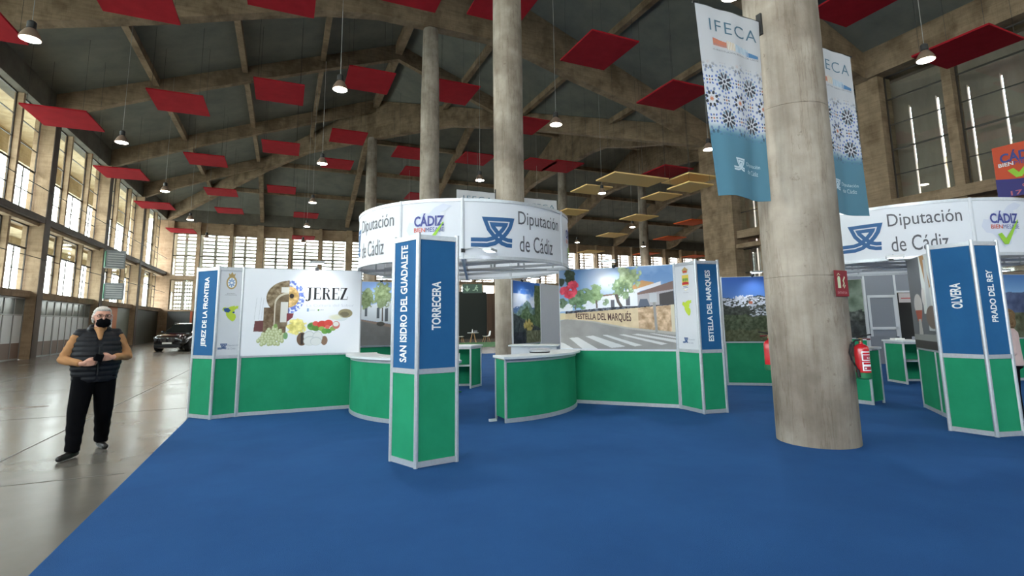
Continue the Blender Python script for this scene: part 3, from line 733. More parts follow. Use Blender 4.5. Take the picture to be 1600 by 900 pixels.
for a in range(4):
    c_, s_ = math.cos(a * math.pi / 2 + .6), math.sin(a * math.pi / 2 + .6)
    MB().tube((13 + .08 * c_, 36.6 + .08 * s_, .72), (13 + .3 * c_, 36.6 + .3 * s_, 0.02), .02, 6).obj('leg', mat('beech wood', (196, 150, 104), .5), t)
chair(12.1, 36.9, math.pi / 2, 'white shell chair with wooden legs, left of the far table')
chair(13.9, 36.2, -math.pi / 2, 'white shell chair with wooden legs, right of the far table')
tag(MB().lathe((12.95, 36.6, .75), [(.05, 0), (.06, .1), (.03, .18), (.03, .24)], 10).obj('jug', M_PLAST, smooth='auto'), 'small white jug on the far round table', 'jug')
tag(MB().box(13.1, 13.3, 36.5, 36.65, .75, .9).obj('napkin_box', M_GREYP), 'small grey box on the far round table', 'box')

# ================================================================== CARPET AND STANDS
tag(MB().box(-1.37, 21.5, -6.0, 23.6, 0.0, 0.004).obj('carpet', M_CARPET), 'large blue exhibition carpet under the stands, bordering bare concrete at left', 'carpet')
jb = MB()
ZS = 1.0
def V2(p): return Vector((p[0], p[1]))
def post(t, p, z1=2.5, r=.026):
    return MB().lathe((p[0], p[1], 0.006), [(r, 0), (r, z1 - .006)], 8).obj('post', M_ALU, t)
def rail(t, A, B, z, h=.05, nm='rail', th=.034):
    return MB().seg(A, B, th, z, z + h).obj(nm, M_ALU, t)
def face(t, A, B, up=M_BLUE, low=M_GREEN, z1=2.5, zs=ZS):
    A = V2(A); B = V2(B); rail(t, A, B, .01, .06, 'bottom_rail'); rail(t, A, B, zs - .03, .055, 'middle_rail'); rail(t, A, B, z1 - .055, .055, 'top_rail')
    MB().seg(A, B, .012, .06, zs - .03).obj('lower_panel', low, t); MB().seg(A, B, .012, zs + .02, z1 - .055).obj('upper_panel', up, t)
def vtext(t, A, B, s, uc, hh, z0, z1, m=M_WHITE, bold=.027):
    A = V2(A); B = V2(B); L = (B - A).length
    P2().text(s, uc * L - hh / 2, z0, hh, z1 - z0, bold, rot=True).obj('lettering', m, t, flat_map((A.x, A.y, 0), B - A, .0085))
def tower(pts, label, texts, white=None, group='blue and green name towers'):
    c = sum((V2(p) for p in pts), Vector((0, 0))) / 4
    t = thing('name_tower', label, 'display tower', (c.x, c.y, 0), group)
    for p in pts: post(t, p, 2.52)
    for i in range(4):
        face(t, pts[i], pts[(i + 1) % 4], M_WHITEP if white == i else M_BLUE)
    MB().prism(pts, 2.46, 2.48).obj('cap_panel', M_GREYP, t)
    for i, s, uc, hh, z0, z1 in texts: vtext(t, pts[i], pts[(i + 1) % 4], s, uc, hh, z0, z1)
    return t
def quad(P0, P1, P2_):
    return [P0, P1, P2_, (P0[0] + P2_[0] - P1[0], P0[1] + P2_[1] - P1[1])]
J0, J1, J2 = (-1.38, 10.29), (-1.02, 9.88), (-.66, 9.96)
tJ = tower(quad(J0, J1, J2), 'leftmost name tower lettered JEREZ DE LA FRONTERA, with a white crest side', [(0, 'JEREZ DE LA FRONTERA', .5, .15, 1.17, 2.34)], white=1)
tS = tower(quad((1.16, 6.0), (1.34, 5.58), (1.81, 5.65)), 'free-standing name tower in front, lettered SAN ISIDRO DEL GUADALETE and TORRECERA', [(0, 'SAN ISIDRO DEL GUADALETE', .46, .13, 1.09, 2.40), (1, 'TORRECERA', .46, .11, 1.44, 1.98)])
E0, E1, E2 = (6.32, 7.13), (6.28, 6.57), (6.71, 6.51)
tE = tower(quad(E0, E1, E2), 'name tower lettered ESTELLA DEL MARQUES left of the massive column', [(1, 'ESTELLA DEL MARQUES', .52, .12, 1.16, 2.34)], white=0)
tO = tower(quad((8.22, 4.14), (8.28, 3.67), (8.66, 3.57)), 'name tower at far right lettered OLVERA and PRADO DEL REY', [(0, 'OLVERA', .52, .12, 1.62, 1.96), (1, 'PRADO DEL REY', .52, .10, 1.44, 2.12)])
M_GOLD = mat('gold print', (176, 150, 96), .6); M_REDP = mat('red print', (190, 50, 54), .6); M_GREENP = mat('mid green print', (96, 150, 70), .6); M_SKYP = mat('light blue print', (130, 160, 200), .6); M_YELP = mat('yellow print', (220, 196, 84), .6)
def crest_face(t, A, B, kind):
    A = V2(A); B = V2(B); L = (B - A).length; mp = flat_map((A.x, A.y, 0), B - A, .0085); c = .52 * L
    P = P2(); w = .085 * (L / .45)
    if kind == 'jerez':
        P2().ell(c, 2.24, w * 1.15, .115, 24).obj('crest_print', M_GOLD, t, mp)
        P2().ell(c, 2.235, w * .85, .085, 24).obj('crest_print', M_WHITE, t, lambda a, b: mp(a, b, .0006))
        q = P2()
        for k in range(8): a = k * math.pi / 4; q.stroke([(c + .02 * math.cos(a), 2.235 + .02 * math.sin(a)), (c + w * .75 * math.cos(a), 2.235 + .075 * math.sin(a))], .022)
        q.obj('crest_print', M_SKYP, t, lambda a, b: mp(a, b, .0012))
        P2().poly([(c - w * .6, 2.34), (c + w * .6, 2.34), (c + w * .75, 2.40), (c + w * .35, 2.375), (c, 2.42), (c - w * .35, 2.375), (c - w * .75, 2.40)]).obj('crown_print', M_GOLD, t, mp)
        P2().text('AYUNTAMIENTO', c - .06, 2.045, .12, .014).text('DE JEREZ DE LA FRONTERA', c - .09, 2.02, .18, .014, .01).obj('lettering', M_DKTEXT, t, mp)
    else:
        P2().poly([(c - w * .8, 2.28), (c + w * .8, 2.28), (c + w * .8, 2.10), (c + w * .5, 2.04), (c, 2.01), (c - w * .5, 2.04), (c - w * .8, 2.10)]).obj('crest_print', M_YELP, t, mp)
        f1 = lambda a, b: mp(a, b, .0006); f2 = lambda a, b: mp(a, b, .0012)
        q = P2(); 
        for k in (-1, 0, 1): q.ell(c + k * w * .45, 2.20, w * .2, .028, 10); q.stroke([(c + k * w * .45, 2.18), (c + k * w * .45, 2.15)], .008)
        q.obj('crest_print', M_GREENP, t, f1)
        P2().poly([(c - w * .8, 2.115), (c + w * .8, 2.115), (c + w * .8, 2.15), (c, 2.165), (c - w * .8, 2.15)]).obj('crest_print', M_REDP, t, f1)
        P2().poly([(c - w * .78, 2.10), (c + w * .78, 2.10), (c + w * .5, 2.045), (c, 2.015), (c - w * .5, 2.045)]).obj('crest_print', M_WHITE, t, f1)
        q = P2()
        for z in (2.085, 2.058): q.stroke([(c - w * .6 + k * w * .2, z + (.005 if k % 2 else -.003)) for k in range(7)], .010)
        q.obj('crest_print', M_NAVY, t, f2)
        P2().poly([(c - w * .5, 2.31), (c + w * .5, 2.31), (c + w * .75, 2.37), (c + w * .4, 2.39), (c, 2.42), (c - w * .4, 2.39), (c - w * .75, 2.37)]).obj('crown_print', M_GOLD, t, mp)
        P2().poly([(c - w * .42, 2.325), (c + w * .42, 2.325), (c + w * .5, 2.35), (c - w * .5, 2.35)]).obj('crown_print', M_REDP, t, f1)
        P2().text('Estella del Marqu\u00e9s', c - .065, 1.965, .13, .018).obj('lettering', M_DKTEXT, t, mp)
    town_map(P2(), c - .115, 1.58, .25, .27).obj('map_print', M_LIMED, t, mp)
    if kind == 'jerez':
        P2().poly([(c - .1, 1.80), (c - .03, 1.81), (c + .01, 1.77), (c - .02, 1.73), (c - .08, 1.745)]).ell(c + .055, 1.735, .018, .014, 8).obj('map_print', M_NAVY, t, lambda a, b: mp(a, b, .0008))
    council_logo(P2(), c - .15, 1.125, .13).obj('emblem_print', M_NAVY, t, mp)
    P2().text('Diputaci\u00f3n', c - .005, 1.165, .16, .035).text('de C\u00e1diz', c - .005, 1.115, .12, .030).obj('lettering', mat('soft grey print', (150, 155, 168), .6), t, mp)
crest_face(tJ, J1, J2, 'jerez'); crest_face(tE, E0, E1, 'estella')

# ---- picture walls
def stroke_text_serif(P, u, v, w, h):
    """JEREZ in tall didone capitals built from thick stems and hairlines"""
    T = .22; t = .05
    def J(x): P.poly([(x + .30, 1), (x + .30 + T, 1), (x + .30 + T, .1), (x + .30 + T - .06, -.06), (x + .30 - .06, -.14), (x + .08, -.12), (x + .06, -.04), (x + .22, -.07), (x + .30, .08)]).poly([(x + .16, 1), (x + .66, 1), (x + .66, 1 - t), (x + .16, 1 - t)]).ell(x + .1, -.05, .08, .07, 10); return .74
    def E(x): P.poly([(x + .08, 0), (x + .08 + T, 0), (x + .08 + T, 1), (x + .08, 1)]).poly([(x, 1 - t), (x + .70, 1 - t), (x + .70, 1), (x, 1)]).poly([(x, 0), (x + .74, 0), (x + .74, t), (x, t)]).poly([(x + .3, .49), (x + .55, .49), (x + .55, .53), (x + .3, .53)]).poly([(x + .66, .74), (x + .70, .74), (x + .70, 1), (x + .62, 1 - t)]).poly([(x + .70, .28), (x + .74, .28), (x + .74, 0), (x + .64, t)]).poly([(x + .53, .4), (x + .56, .4), (x + .56, .62), (x + .53, .62)]); return .84
    def R(x): P.poly([(x + .08, 0), (x + .08 + T, 0), (x + .08 + T, 1), (x + .08, 1)]).poly([(x, 0), (x + .4, 0), (x + .4, t), (x, t)]).stroke([(x + .0, 1 - t / 2), (x + .42, .975), (x + .58, .92), (x + .62, .76), (x + .57, .58), (x + .42, .52), (x + .25, .51)], .055).poly([(x + .55, .88), (x + .70, .82), (x + .70, .68), (x + .55, .60)]).poly([(x + .36, .52), (x + .56, .52), (x + .80, .04), (x + .9, .0), (x + .62, 0)]); return .92
    def Z(x): P.poly([(x + .05, 1 - t), (x + .70, 1 - t), (x + .70, 1), (x + .05, 1)]).poly([(x, 0), (x + .72, 0), (x + .72, t), (x, t)]).poly([(x + .46, 1), (x + .70, 1), (x + .24, 0), (x, 0)]).poly([(x + .05, 1), (x + .09, 1), (x + .09, .74), (x + .05, .74)]).poly([(x + .68, 0), (x + .72, 0), (x + .72, .27), (x + .68, .27)]); return .8
    n0 = len(P.v); x = 0
    for f in (J, E, R, E, Z): x += f(x)
    P.v[n0:] = [(u + a / (x - .06) * w, v + b * h) for a, b in P.v[n0:]]
    return P
def picture_wall(A, B, paint, label, name='picture_wall', panels=1, posts=True, group='picture walls of the stands', z0=ZS, z1=2.5, n_post=None, first=True):
    A = V2(A); B = V2(B); c = (A + B) / 2; L = (B - A).length; d = (B - A) / L
    t = thing(name, label, 'exhibition wall', (c.x, c.y, 0), group)
    for k in range(panels + 1): post(t, A + d * L * k / panels, z1 + .01, .022)
    for k in range(panels): face(t, A + d * (L * k / panels), A + d * (L * (k + 1) / panels), M_WHITEP, M_GREEN, z1, z0)
    mp = flat_map((A.x, A.y, z0), d, .026)
    MB().seg(A, B, .004, z0, z1 - .01, -.0225).obj('print_board', M_WHITE, t)
    mpp = flat_map((A.x, A.y, z0), d, .0265)
    if paint: paint(t, mpp, L, z1 - .01 - z0)
    return t

def paint_jerez(t, mp, w, h):
    p = Paint(w, h, 380, (0.91, 0.92, 0.94)); X = lambda x: (x - 35) / 1255.; Y = lambda y: (y - 15) / 850.; rx = 1 / 1255.; ry = 1 / 850.
    n1 = p.noise(40, 3); n2 = p.noise(18, 5)
    px = p.U * 1255 + 35; py = p.T * 850 + 15
    def tex(base, amp, n): return np.clip(np.array(base) / 255.0 + (n[..., None] - .5) * amp, 0, 1)
    stone = tex((134, 116, 90), .5, n1); stone2 = tex((112, 92, 70), .35, n1)
    arch = (((px - 500) / 235) ** 2 + ((py - 300) / 172) ** 2 < 1) & (px < 500)
    p.put(arch, stone)
    p.put((px > 245) & (px < 478) & (py > 400) & (py < 690), stone2)
    inn = (((px - 500) / 150) ** 2 + ((py - 360) / 115) ** 2 < 1) & (px < 500) | ((px > 350) & (px < 495) & (py > 360) & (py < 590))
    p.put(inn, (206, 196, 176)); inn2 = (((px - 500) / 135) ** 2 + ((py - 370) / 105) ** 2 < 1) & (px < 500) | ((px > 363) & (px < 490) & (py > 370) & (py < 590))
    p.put(inn2, tex((120, 104, 82), .3, n2)); p.put((px > 415) & (px < 492) & (py > 345) & (py < 545), (214, 212, 206)); p.put((px > 415) & (px < 500) & (py > 195) & (py < 250), (224, 222, 214))
    r = np.hypot((px - 500), (py - 292))
    plate = (r < 166) & (px >= 498); vp = np.clip((vnoise(p.U, p.V, 60, 45, 9, 2) - .42) * 9, 0, 1)[..., None]
    p.put(plate, np.array([.88, .90, .96]) * (1 - vp) + np.array([.42, .50, .80]) * vp)
    p.put((r < 106) & (px >= 498), tex((214, 178, 118), .55, n1)); p.ell(X(527), Y(283), 24 * rx, 24 * ry, (48, 42, 40))
    p.poly([(X(160), Y(530)), (X(245), Y(528)), (X(245), Y(636)), (X(150), Y(632))], (110, 66, 66)); p.poly([(X(484), Y(458)), (X(556), Y(458)), (X(545), Y(500)), (X(484), Y(545))], (126, 60, 66))
    rs = np.random.RandomState(2)
    for row, nk in enumerate((2, 4, 5, 7, 7, 8, 8, 6)):
        for k in range(nk):
            gx = 376 - row * 8 + (k - (nk - 1) / 2) * 34 + rs.randn() * 6; gy = 598 + row * 22 + rs.randn() * 4
            p.ell(X(gx), Y(gy), 21 * rx, 21 * ry, (172, 180, 132)); p.ell(X(gx - 4), Y(gy - 5), 12 * rx, 12 * ry, (206, 212, 172), .5)
    p.ell(X(480), Y(680), 24 * rx, 34 * ry, (120, 160, 110)); p.ell(X(372), Y(580), 20 * rx, 20 * ry, (130, 160, 90))
    blob = np.clip((1 - ((px - 590) / 105) ** 2 - ((py - 590) / 78) ** 2 + (n1 - .5) * 1.6) * 5, 0, 1); p.put(blob, tex((226, 214, 128), .35, n1))
    for gx, gy, gr, c in [(760, 590, 50, (110, 150, 78)), (800, 605, 42, (96, 134, 60)), (795, 562, 30, (214, 92, 84)), (865, 572, 48, (206, 70, 62)), (935, 560, 44, (214, 78, 70)), (860, 615, 30, (150, 180, 90)), (900, 640, 36, (110, 160, 76)), (940, 640, 30, (90, 150, 70)), (985, 615, 30, (140, 170, 90)), (925, 598, 24, (220, 110, 96)), (735, 580, 22, (80, 130, 70))]:
        p.ell(X(gx), Y(gy), gr * rx * 1.1, gr * .8 * ry, c)
    p.ell(X(1020), Y(580), 42 * rx, 40 * ry, (196, 120, 110)); p.ell(X(1018), Y(570), 32 * rx, 24 * ry, (226, 224, 220))
    p.ell(X(655), Y(715), 56 * rx, 66 * ry, (112, 88, 70)); p.ell(X(895), Y(735), 36 * rx, 46 * ry, (140, 110, 90)); p.put((px > 640) & (px < 668) & (py > 660) & (py < 770), (60, 52, 48))
    for gx, gy, a, b in [(730, 690, 60, 56), (820, 700, 56, 62), (740, 735, 70, 48), (805, 740, 62, 44)]: p.ell(X(gx), Y(gy), a * rx, b * ry, (200, 204, 204)); p.ell(X(gx), Y(gy + 4), (a - 7) * rx, (b - 7) * ry, (222, 224, 222))
    p.put(((px - 770) ** 2 / 175 ** 2 + (py - 800) ** 2 / 16 ** 2) < 0, (255, 255, 255))
    p.ell(X(1070), Y(500), 80 * rx, 40 * ry, (214, 222, 224)); p.ell(X(1120), Y(460), 80 * rx, 46 * ry, (150, 140, 108)); p.ell(X(1110), Y(470), 52 * rx, 26 * ry, (120, 112, 88)); p.ell(X(1010), Y(500), 66 * rx, 26 * ry, (222, 222, 196), .8)
    for lx in (170, 215, 240): p.put((abs(px - lx - (py - 300) * -.08) < 1.8) & (py > 300) & (py < 520), (196, 200, 204))
    p.obj('printed_picture', t, mp)
    e = lambda a, b: mp(a, b, .0008)
    U = lambda x: (x - 35) / 1255. * w; Vv = lambda y: h * (1 - (y - 15) / 850.)
    stroke_text_serif(P2(), U(672), Vv(318), U(1140) - U(672), Vv(195) - Vv(318)).obj('lettering', M_BLACK, t, e)
    q = P2(); rs = np.random.RandomState(4); x = 690
    P2().text('La Cultura del Sabor', U(690), Vv(390), U(1215) - U(690), .045, -.012).obj('lettering', mat('faint script print', (196, 200, 210), .6), t, e)
    P2().poly([(U(695), Vv(440)), (U(715), Vv(440)), (U(715), Vv(408)), (U(695), Vv(408))]).obj('crest_print', M_SKYP, t, e)
    P2().text('Ayuntamiento de Jerez', U(722), Vv(430), U(782) - U(722), .012).text('JEREZ', U(840), Vv(430), U(878) - U(840), .018).obj('lettering', M_DKTEXT, t, e)
    P2().ell(U(820), Vv(425), .016, .016, 12).obj('crest_print', M_GREENP, t, e)
wJ = picture_wall((-.64, 9.97), (1.30, 9.92), paint_jerez, 'white picture wall printed JEREZ with arch, plate and food, green below')

def tex(base, amp, n): return np.clip(np.array(base) / 255.0 + (n[..., None] - .5) * amp, 0, 1)
def paint_estella(t, mp, w, h):
    p = Paint(w, h, 340, (0.6, 0.7, 0.85)); U, T = p.U, p.T; n1 = p.noise(34, 11); n2 = p.noise(12, 12); n3 = p.noise(5, 13)
    sky = np.array([92, 134, 186]) / 255. * (1 - T[..., None] * 1.2) + np.array([178, 200, 226]) / 255. * T[..., None] * 1.2
    cl = np.clip((n3 - .48) * 3, 0, 1)[..., None]; sky = sky * (1 - cl * .5) + np.array([.86, .9, .96]) * cl * .5
    glow = np.clip(1 - np.hypot((U - .40) / .24, (T - .14) / .30), 0, 1)[..., None]; sky = sky * (1 - glow) + np.array([.98, .98, 1]) * glow   # bright printed sky plus the arm spotlight's glow, painted into the colour
    p.C[:] = sky
    P = lambda L, c: p.poly(L, c)
    P([(.22, .40), (.36, .34), (.50, .32), (.66, .26), (.72, .22), (.72, .54), (.22, .55)], (226, 230, 238)); P([(.38, .335), (.53, .315), (.53, .335), (.38, .355)], (132, 108, 96))
    P([(.66, .23), (.74, .17), (.84, .20), (.84, .24), (.66, .28)], (206, 156, 104)); P([(.70, .27), (.90, .19), (.9, .24), (.7, .31)], (226, 226, 232))
    P([(.70, .32), (1, .19), (1, .29), (.70, .345)], (128, 104, 98)); P([(.70, .345), (1, .29), (1, .5), (.70, .52)], (176, 172, 176)); P([(.88, .34), (1, .31), (1, .5), (.88, .5)], (74, 70, 70))
    for a, b in ((.465, .40), (.60, .365)): P([(a, b), (a + .035, b - .005), (a + .035, b + .11), (a, b + .11)], (96, 96, 104))
    P([(0, .46), (.12, .42), (.12, .52), (0, .53)], (222, 226, 230))
    for cu, ct, ru, rt, c in [(.02, .42, .05, .06, (86, 110, 84)), (.17, .38, .09, .13, (92, 122, 88)), (.33, .32, .065, .11, (134, 160, 112)), (.26, .33, .05, .08, (110, 138, 96)), (.57, .24, .10, .14, (120, 142, 104)), (.64, .13, .09, .13, (150, 168, 124)), (.60, .05, .06, .06, (160, 176, 136)), (.42, .42, .03, .05, (140, 160, 130))]:
        m = np.clip((1 - ((U - cu) / ru) ** 2 - ((T - ct) / rt) ** 2 + (n1 - .5) * 2.6) * 4, 0, 1); p.put(m, tex(c, .45, n1))
    p.poly([(.50, .33), (.53, .33), (.545, .42), (.58, .50), (.55, .50), (.52, .43)], (88, 78, 72)); p.poly([(.33, .40), (.345, .40), (.35, .5), (.335, .5)], (110, 100, 92)); p.poly([(.14, .44), (.15, .44), (.15, .51), (.14, .51)], (100, 92, 84))
    m = np.clip((1 - ((U - .10) / .05) ** 2 - ((T - .10) / .12) ** 2 + (n1 - .5) * 2.2) * 5, 0, 1); p.put(m, tex((52, 66, 48), .3, n1)); p.put(np.clip((1 - ((U - .02) / .03) ** 2 - ((T - .15) / .05) ** 2 + (n1 - .5) * 2) * 5, 0, 1), (54, 66, 50))
    for cu, ct, ru, rt in [(.13, .20, .045, .07), (.04, .27, .04, .05), (.09, .31, .05, .06), (.14, .27, .03, .05), (.07, .24, .04, .04)]:
        p.put(np.clip((1 - ((U - cu) / ru) ** 2 - ((T - ct) / rt) ** 2 + (n1 - .5) * 1.6) * 5, 0, 1), tex((206, 62, 84), .35, n1))
    fen = (T > .50 - U * .03) & (T < .575 - U * .075) & (T > .535 - U * .10); p.put(fen & (U > .05), tex((70, 74, 84), .5, p.noise(70, 21, 2)))
    P([(.72, .40), (.78, .40), (.80, .48), (.70, .49)], (90, 100, 116))
    P([(0, .555), (.05, .55), (.05, .63), (0, .64)], (214, 200, 162))
    wall = [(.05, .56), (1, .475), (1, .80), (.60, .74), (.30, .66), (.05, .63)]; p.poly(wall, tex((206, 186, 152), .18, n2)); p.poly([(.70, .505), (.97, .48), (.97, .80), (.70, .765)], tex((190, 160, 128), .45, n1)); p.poly([(.97, .475), (1, .47), (1, .80), (.97, .80)], (208, 200, 176))
    p.poly([(0, .645), (.05, .63), (.30, .66), (.60, .74), (1, .80), (1, 1), (0, 1)], tex((146, 144, 142), .10, n2)); p.poly([(.05, .625), (.30, .655), (.6, .735), (1, .795), (1, .83), (.6, .755), (.3, .67)], (172, 168, 162))
    for q in [[(.08, .865), (.16, .855), (.34, 1), (.20, 1)], [(.23, .845), (.30, .835), (.58, .965), (.46, .985)], [(.38, .83), (.42, .825), (.72, .95), (.66, .965)], [(.53, .825), (.57, .82), (.93, .93), (.88, .945)], [(.64, .82), (.69, .815), (1, .885), (1, .92)], [(0, .92), (.03, .93), (.12, 1), (0, 1)], [(.78, .81), (.82, .81), (1, .85), (1, .87)]]: p.poly(q, (204, 204, 204))
    p.poly([(.82, .33), (.845, .33), (.855, .80), (.835, .80)], (150, 148, 146)); p.poly([(.80, .33), (.86, .33), (.86, .44), (.80, .44)], (190, 194, 198))
    p.obj('printed_picture', t, mp)
    def curve(u, v, e=.0008): return mp(u, v, e)
    m = mat('rust brown print', (82, 56, 50), .6)
    Q = P2().text('i', .145 * w, .385 * h, .012 * w, .10 * h, .03); Q.text('ESTELLA DEL MARQU\u00c9S', .163 * w, .345 * h, .475 * w, .135 * h, .025)
    # letters grow and drop with the receding wall
    Q.v = [(a, .40 * h + (b - .40 * h) * (.72 + .75 * (a / w - .15)) - .05 * (a / w - .15) * h) for a, b in Q.v]
    Q.obj('lettering', m, t, curve)

wE = picture_wall((4.87, 8.70), (6.32, 7.17), paint_estella, 'picture wall of a street with white houses and letters ESTELLA DEL MARQUES')

def paint_mountain(t, mp, w, h):
    p = Paint(w, h, 150, (0.3, 0.5, 0.8)); U, T = p.U, p.T; n1 = p.noise(24, 31); n2 = p.noise(9, 32); n3 = p.noise(5, 33)
    p.C[:] = np.array([.22, .45, .80]) * (1 - T[..., None] * .8) + np.array([.75, .86, .98]) * T[..., None] * .8
    p.put(np.clip((n2 - .45) * 4, 0, 1) * (T > .12) * (T < .35) * .7, (226, 236, 250)); p.put(np.clip((n3 - .5 + (.32 - abs(T - .32)) * .9) * 4, 0, 1) * (T < .45) * (T > .2) * .9, (236, 242, 252))
    hgt = .33 + .10 * n2 + abs(U - .5) * .12; p.put(T > hgt, tex((96, 126, 168), .25, n1)); hgt = .30 + abs(U - .48) * .5 + (n2 - .5) * .16; p.put((T > hgt), tex((112, 140, 134), .55, n1)); p.put((T > hgt + .12), tex((84, 110, 76), .5, n1))
    p.put((U > .80 - n2 * .05) & (T > .04), tex((92, 112, 74), .35, n1)); p.put((T > .62 + (U - .4) * .25), tex((58, 70, 72), .35, n1)); p.put(np.clip((1 - ((U - .55) / .17) ** 2 - ((T - .72) / .1) ** 2 + (n1 - .5) * 2) * 4, 0, 1), tex((176, 160, 90), .5, n1)); p.put((T > .8) & (U > .45), tex((120, 124, 96), .4, n1)); p.put((T > .82) & (U < .42), tex((44, 50, 58), .3, n1))
    p.obj('printed_picture', t, mp)
wM = picture_wall((4.93, 11.12), (6.05, 11.92), paint_mountain, 'picture wall with blue sky and wooded mountains behind the left stand', panels=1)
MB().seg((6.1, 11.95), (7.15, 12.7), .02, .05, 2.5).obj('side_panel', M_WHITEP, wM)
def paint_town(t, mp, w, h):
    p = Paint(w, h, 170, (0.6, 0.7, 0.85)); U, T = p.U, p.T; n1 = p.noise(26, 41); n2 = p.noise(9, 42)
    p.C[:] = np.array([.55, .68, .88]) * (1 - T[..., None]) + np.array([.92, .95, .98]) * T[..., None]
    p.poly([(.0, .40), (.5, .28), (1, .16), (1, .82), (.6, .68), (.0, .58)], (222, 228, 232))
    for cu, ct, ru, rt in [(.08, .27, .12, .16), (.32, .20, .15, .22), (.62, .24, .14, .15)]:
        p.put(np.clip((1 - ((U - cu) / ru) ** 2 - ((T - ct) / rt) ** 2 + (n1 - .5) * 1.8) * 4, 0, 1), tex((128, 144, 104), .45, n1))
    for a, b, c, d in [(.06, .42, .035, .12), (.24, .41, .04, .16), (.36, .42, .05, .2), (.55, .40, .06, .26), (.8, .4, .07, .30)]: p.poly([(a, b), (a + c, b - .01), (a + c, b + d), (a, b + d)], (96, 102, 108))
    p.poly([(0, .585), (.6, .69), (1, .83), (1, .9), (.5, .73), (0, .61)], (164, 144, 132)); p.poly([(0, .61), (.5, .73), (1, .9), (1, 1), (0, 1)], tex((138, 136, 134), .08, n2))
    p.poly([(.315, .4), (.335, .4), (.335, .62), (.315, .62)], (96, 86, 76))
    for a, b in ((.30, .66), (.60, .72)): p.ell(a, b, .06, .035, (92, 90, 84))
    p.obj('printed_picture', t, mp)
wT = picture_wall((1.63, 12.4), (3.2, 12.55), paint_town, 'picture wall with white village street and trees, half hidden behind the front tower', panels=1)
def paint_village(t, mp, w, h):
    p = Paint(w, h, 220, (0.3, 0.45, 0.75)); U, T = p.U, p.T; n1 = p.noise(46, 51); n2 = p.noise(14, 52)
    p.C[:] = np.array([.20, .36, .66]) * (1 - T[..., None] * 1.6) + np.array([.46, .62, .84]) * T[..., None] * 1.6
    p.put(T > .315 + (n2 - .5) * .10, tex((62, 66, 60), .35, n1)); band = (T > .33 + (n2 - .5) * .06 - .04 * (U > .1) * (U < .3)) & (T < .45 + (n2 - .5) * .12 + .05 * (U - .2)); ng = vnoise(U, T, 60, 70, 53, 2)
    p.put(band & (ng > .42), tex((206, 210, 222), .3, n1)); p.put((ng > .60) & (T > .42) & (T < .62) & (U > .25), (170, 176, 186)); p.put((abs(U - .27) < .02) & (abs(T - .40) < .02), (176, 96, 70)); p.put((T > .54) & (T < .60) & (U > .30) & (U < .48) & (ng > .4), (190, 196, 204))
    p.put((T > .60 + (n2 - .5) * .1), tex((70, 80, 58), .35, n1)); p.put((T > .82 + (n2 - .5) * .1), tex((84, 88, 62), .3, n1))
    p.obj('printed_picture', t, mp)
wV = picture_wall((9.45, 9.08), (11.25, 7.75), paint_village, 'picture wall with deep blue sky over a white hill village, left of the massive column')
def paint_dark(t, mp, w, h):
    p = Paint(w, h, 120, (0.3, 0.4, 0.35)); U, T = p.U, p.T; n1 = p.noise(20, 61); n2 = p.noise(7, 62)
    p.C[:] = tex((108, 124, 108), .4, n2); p.put(T > .35 + .3 * n2, tex((78, 84, 80), .5, n1)); p.put((T > .7), tex((58, 62, 62), .3, n1)); p.put(np.clip((1 - ((U - .4) / .18) ** 2 - ((T - .32) / .18) ** 2 + (n1 - .5) * 1.5) * 3, 0, 1), (164, 178, 202)); p.put(np.clip((1 - ((U - .5) / .2) ** 2 - ((T - .6) / .25) ** 2 + (n1 - .5) * 1.5) * 2, 0, 1), tex((140, 140, 116), .4, n1))
    p.obj('printed_picture', t, mp)
wD = picture_wall((12.9, 9.95), (13.6, 8.43), paint_dark, 'dim greenish picture wall visible just right of the massive column', panels=1)
def paint_bottle(t, mp, w, h):
    p = Paint(w, h, 200, (.42, .43, .44)); U, T = p.U, p.T; n1 = p.noise(20, 71)
    p.poly([(.38, 0), (1, 0), (1, .62), (.38, .62)], (216, 220, 214)); p.poly([(.40, 0), (.52, 0), (.62, .34), (.52, .4)], (178, 134, 84)); p.poly([(.5, .05), (.56, .05), (.62, .8), (.46, .8)], (196, 200, 200))
    p.ell(.22, .52, .12, .12, (206, 200, 194)); p.poly([(.12, .58), (.32, .58), (.28, .70), (.16, .70)], (176, 92, 70)); p.poly([(.19, .68), (.26, .68), (.28, .86), (.16, .86)], (186, 182, 176)); p.ell(.40, .44, .05, .1, (214, 210, 204)); p.ell(.58, .66, .16, .12, (120, 104, 92)); p.poly([(.78, .62), (1, .58), (1, .86), (.74, .86)], (176, 60, 54)); p.ell(.86, .5, .1, .12, (96, 80, 70))
    p.poly([(0, .85), (1, .83), (1, .93), (0, .93)], (150, 150, 146)); p.poly([(0, .91), (1, .91), (1, 1), (0, 1)], (72, 66, 64))
    p.obj('printed_picture', t, mp)
wBt = picture_wall((9.95, 5.34), (8.68, 4.18), paint_bottle, 'picture wall with grey tall bottle and jars behind the OLVERA tower', panels=2, z1=2.5)
def paint_sky(t, mp, w, h):
    p = Paint(w, h, 160, (.5, .66, .84)); U, T = p.U, p.T; n1 = p.noise(20, 81); n2 = p.noise(8, 82)
    p.C[:] = np.array([.32, .50, .74]) * (1 - T[..., None] * 2.2).clip(0, 1) + np.array([.64, .80, .92]) * (T[..., None] * 2.2).clip(0, 1)
    p.put(T > .25 + .05 * n2, tex((78, 90, 122), .2, n1)); p.put(T > .6, tex((90, 92, 70), .4, n1))
    p.obj('printed_picture', t, mp)
wP = picture_wall((14.6, 6.75), (16.9, 6.2), paint_sky, 'picture wall with pale sky over a dark ridge at the right photo edge', panels=2)

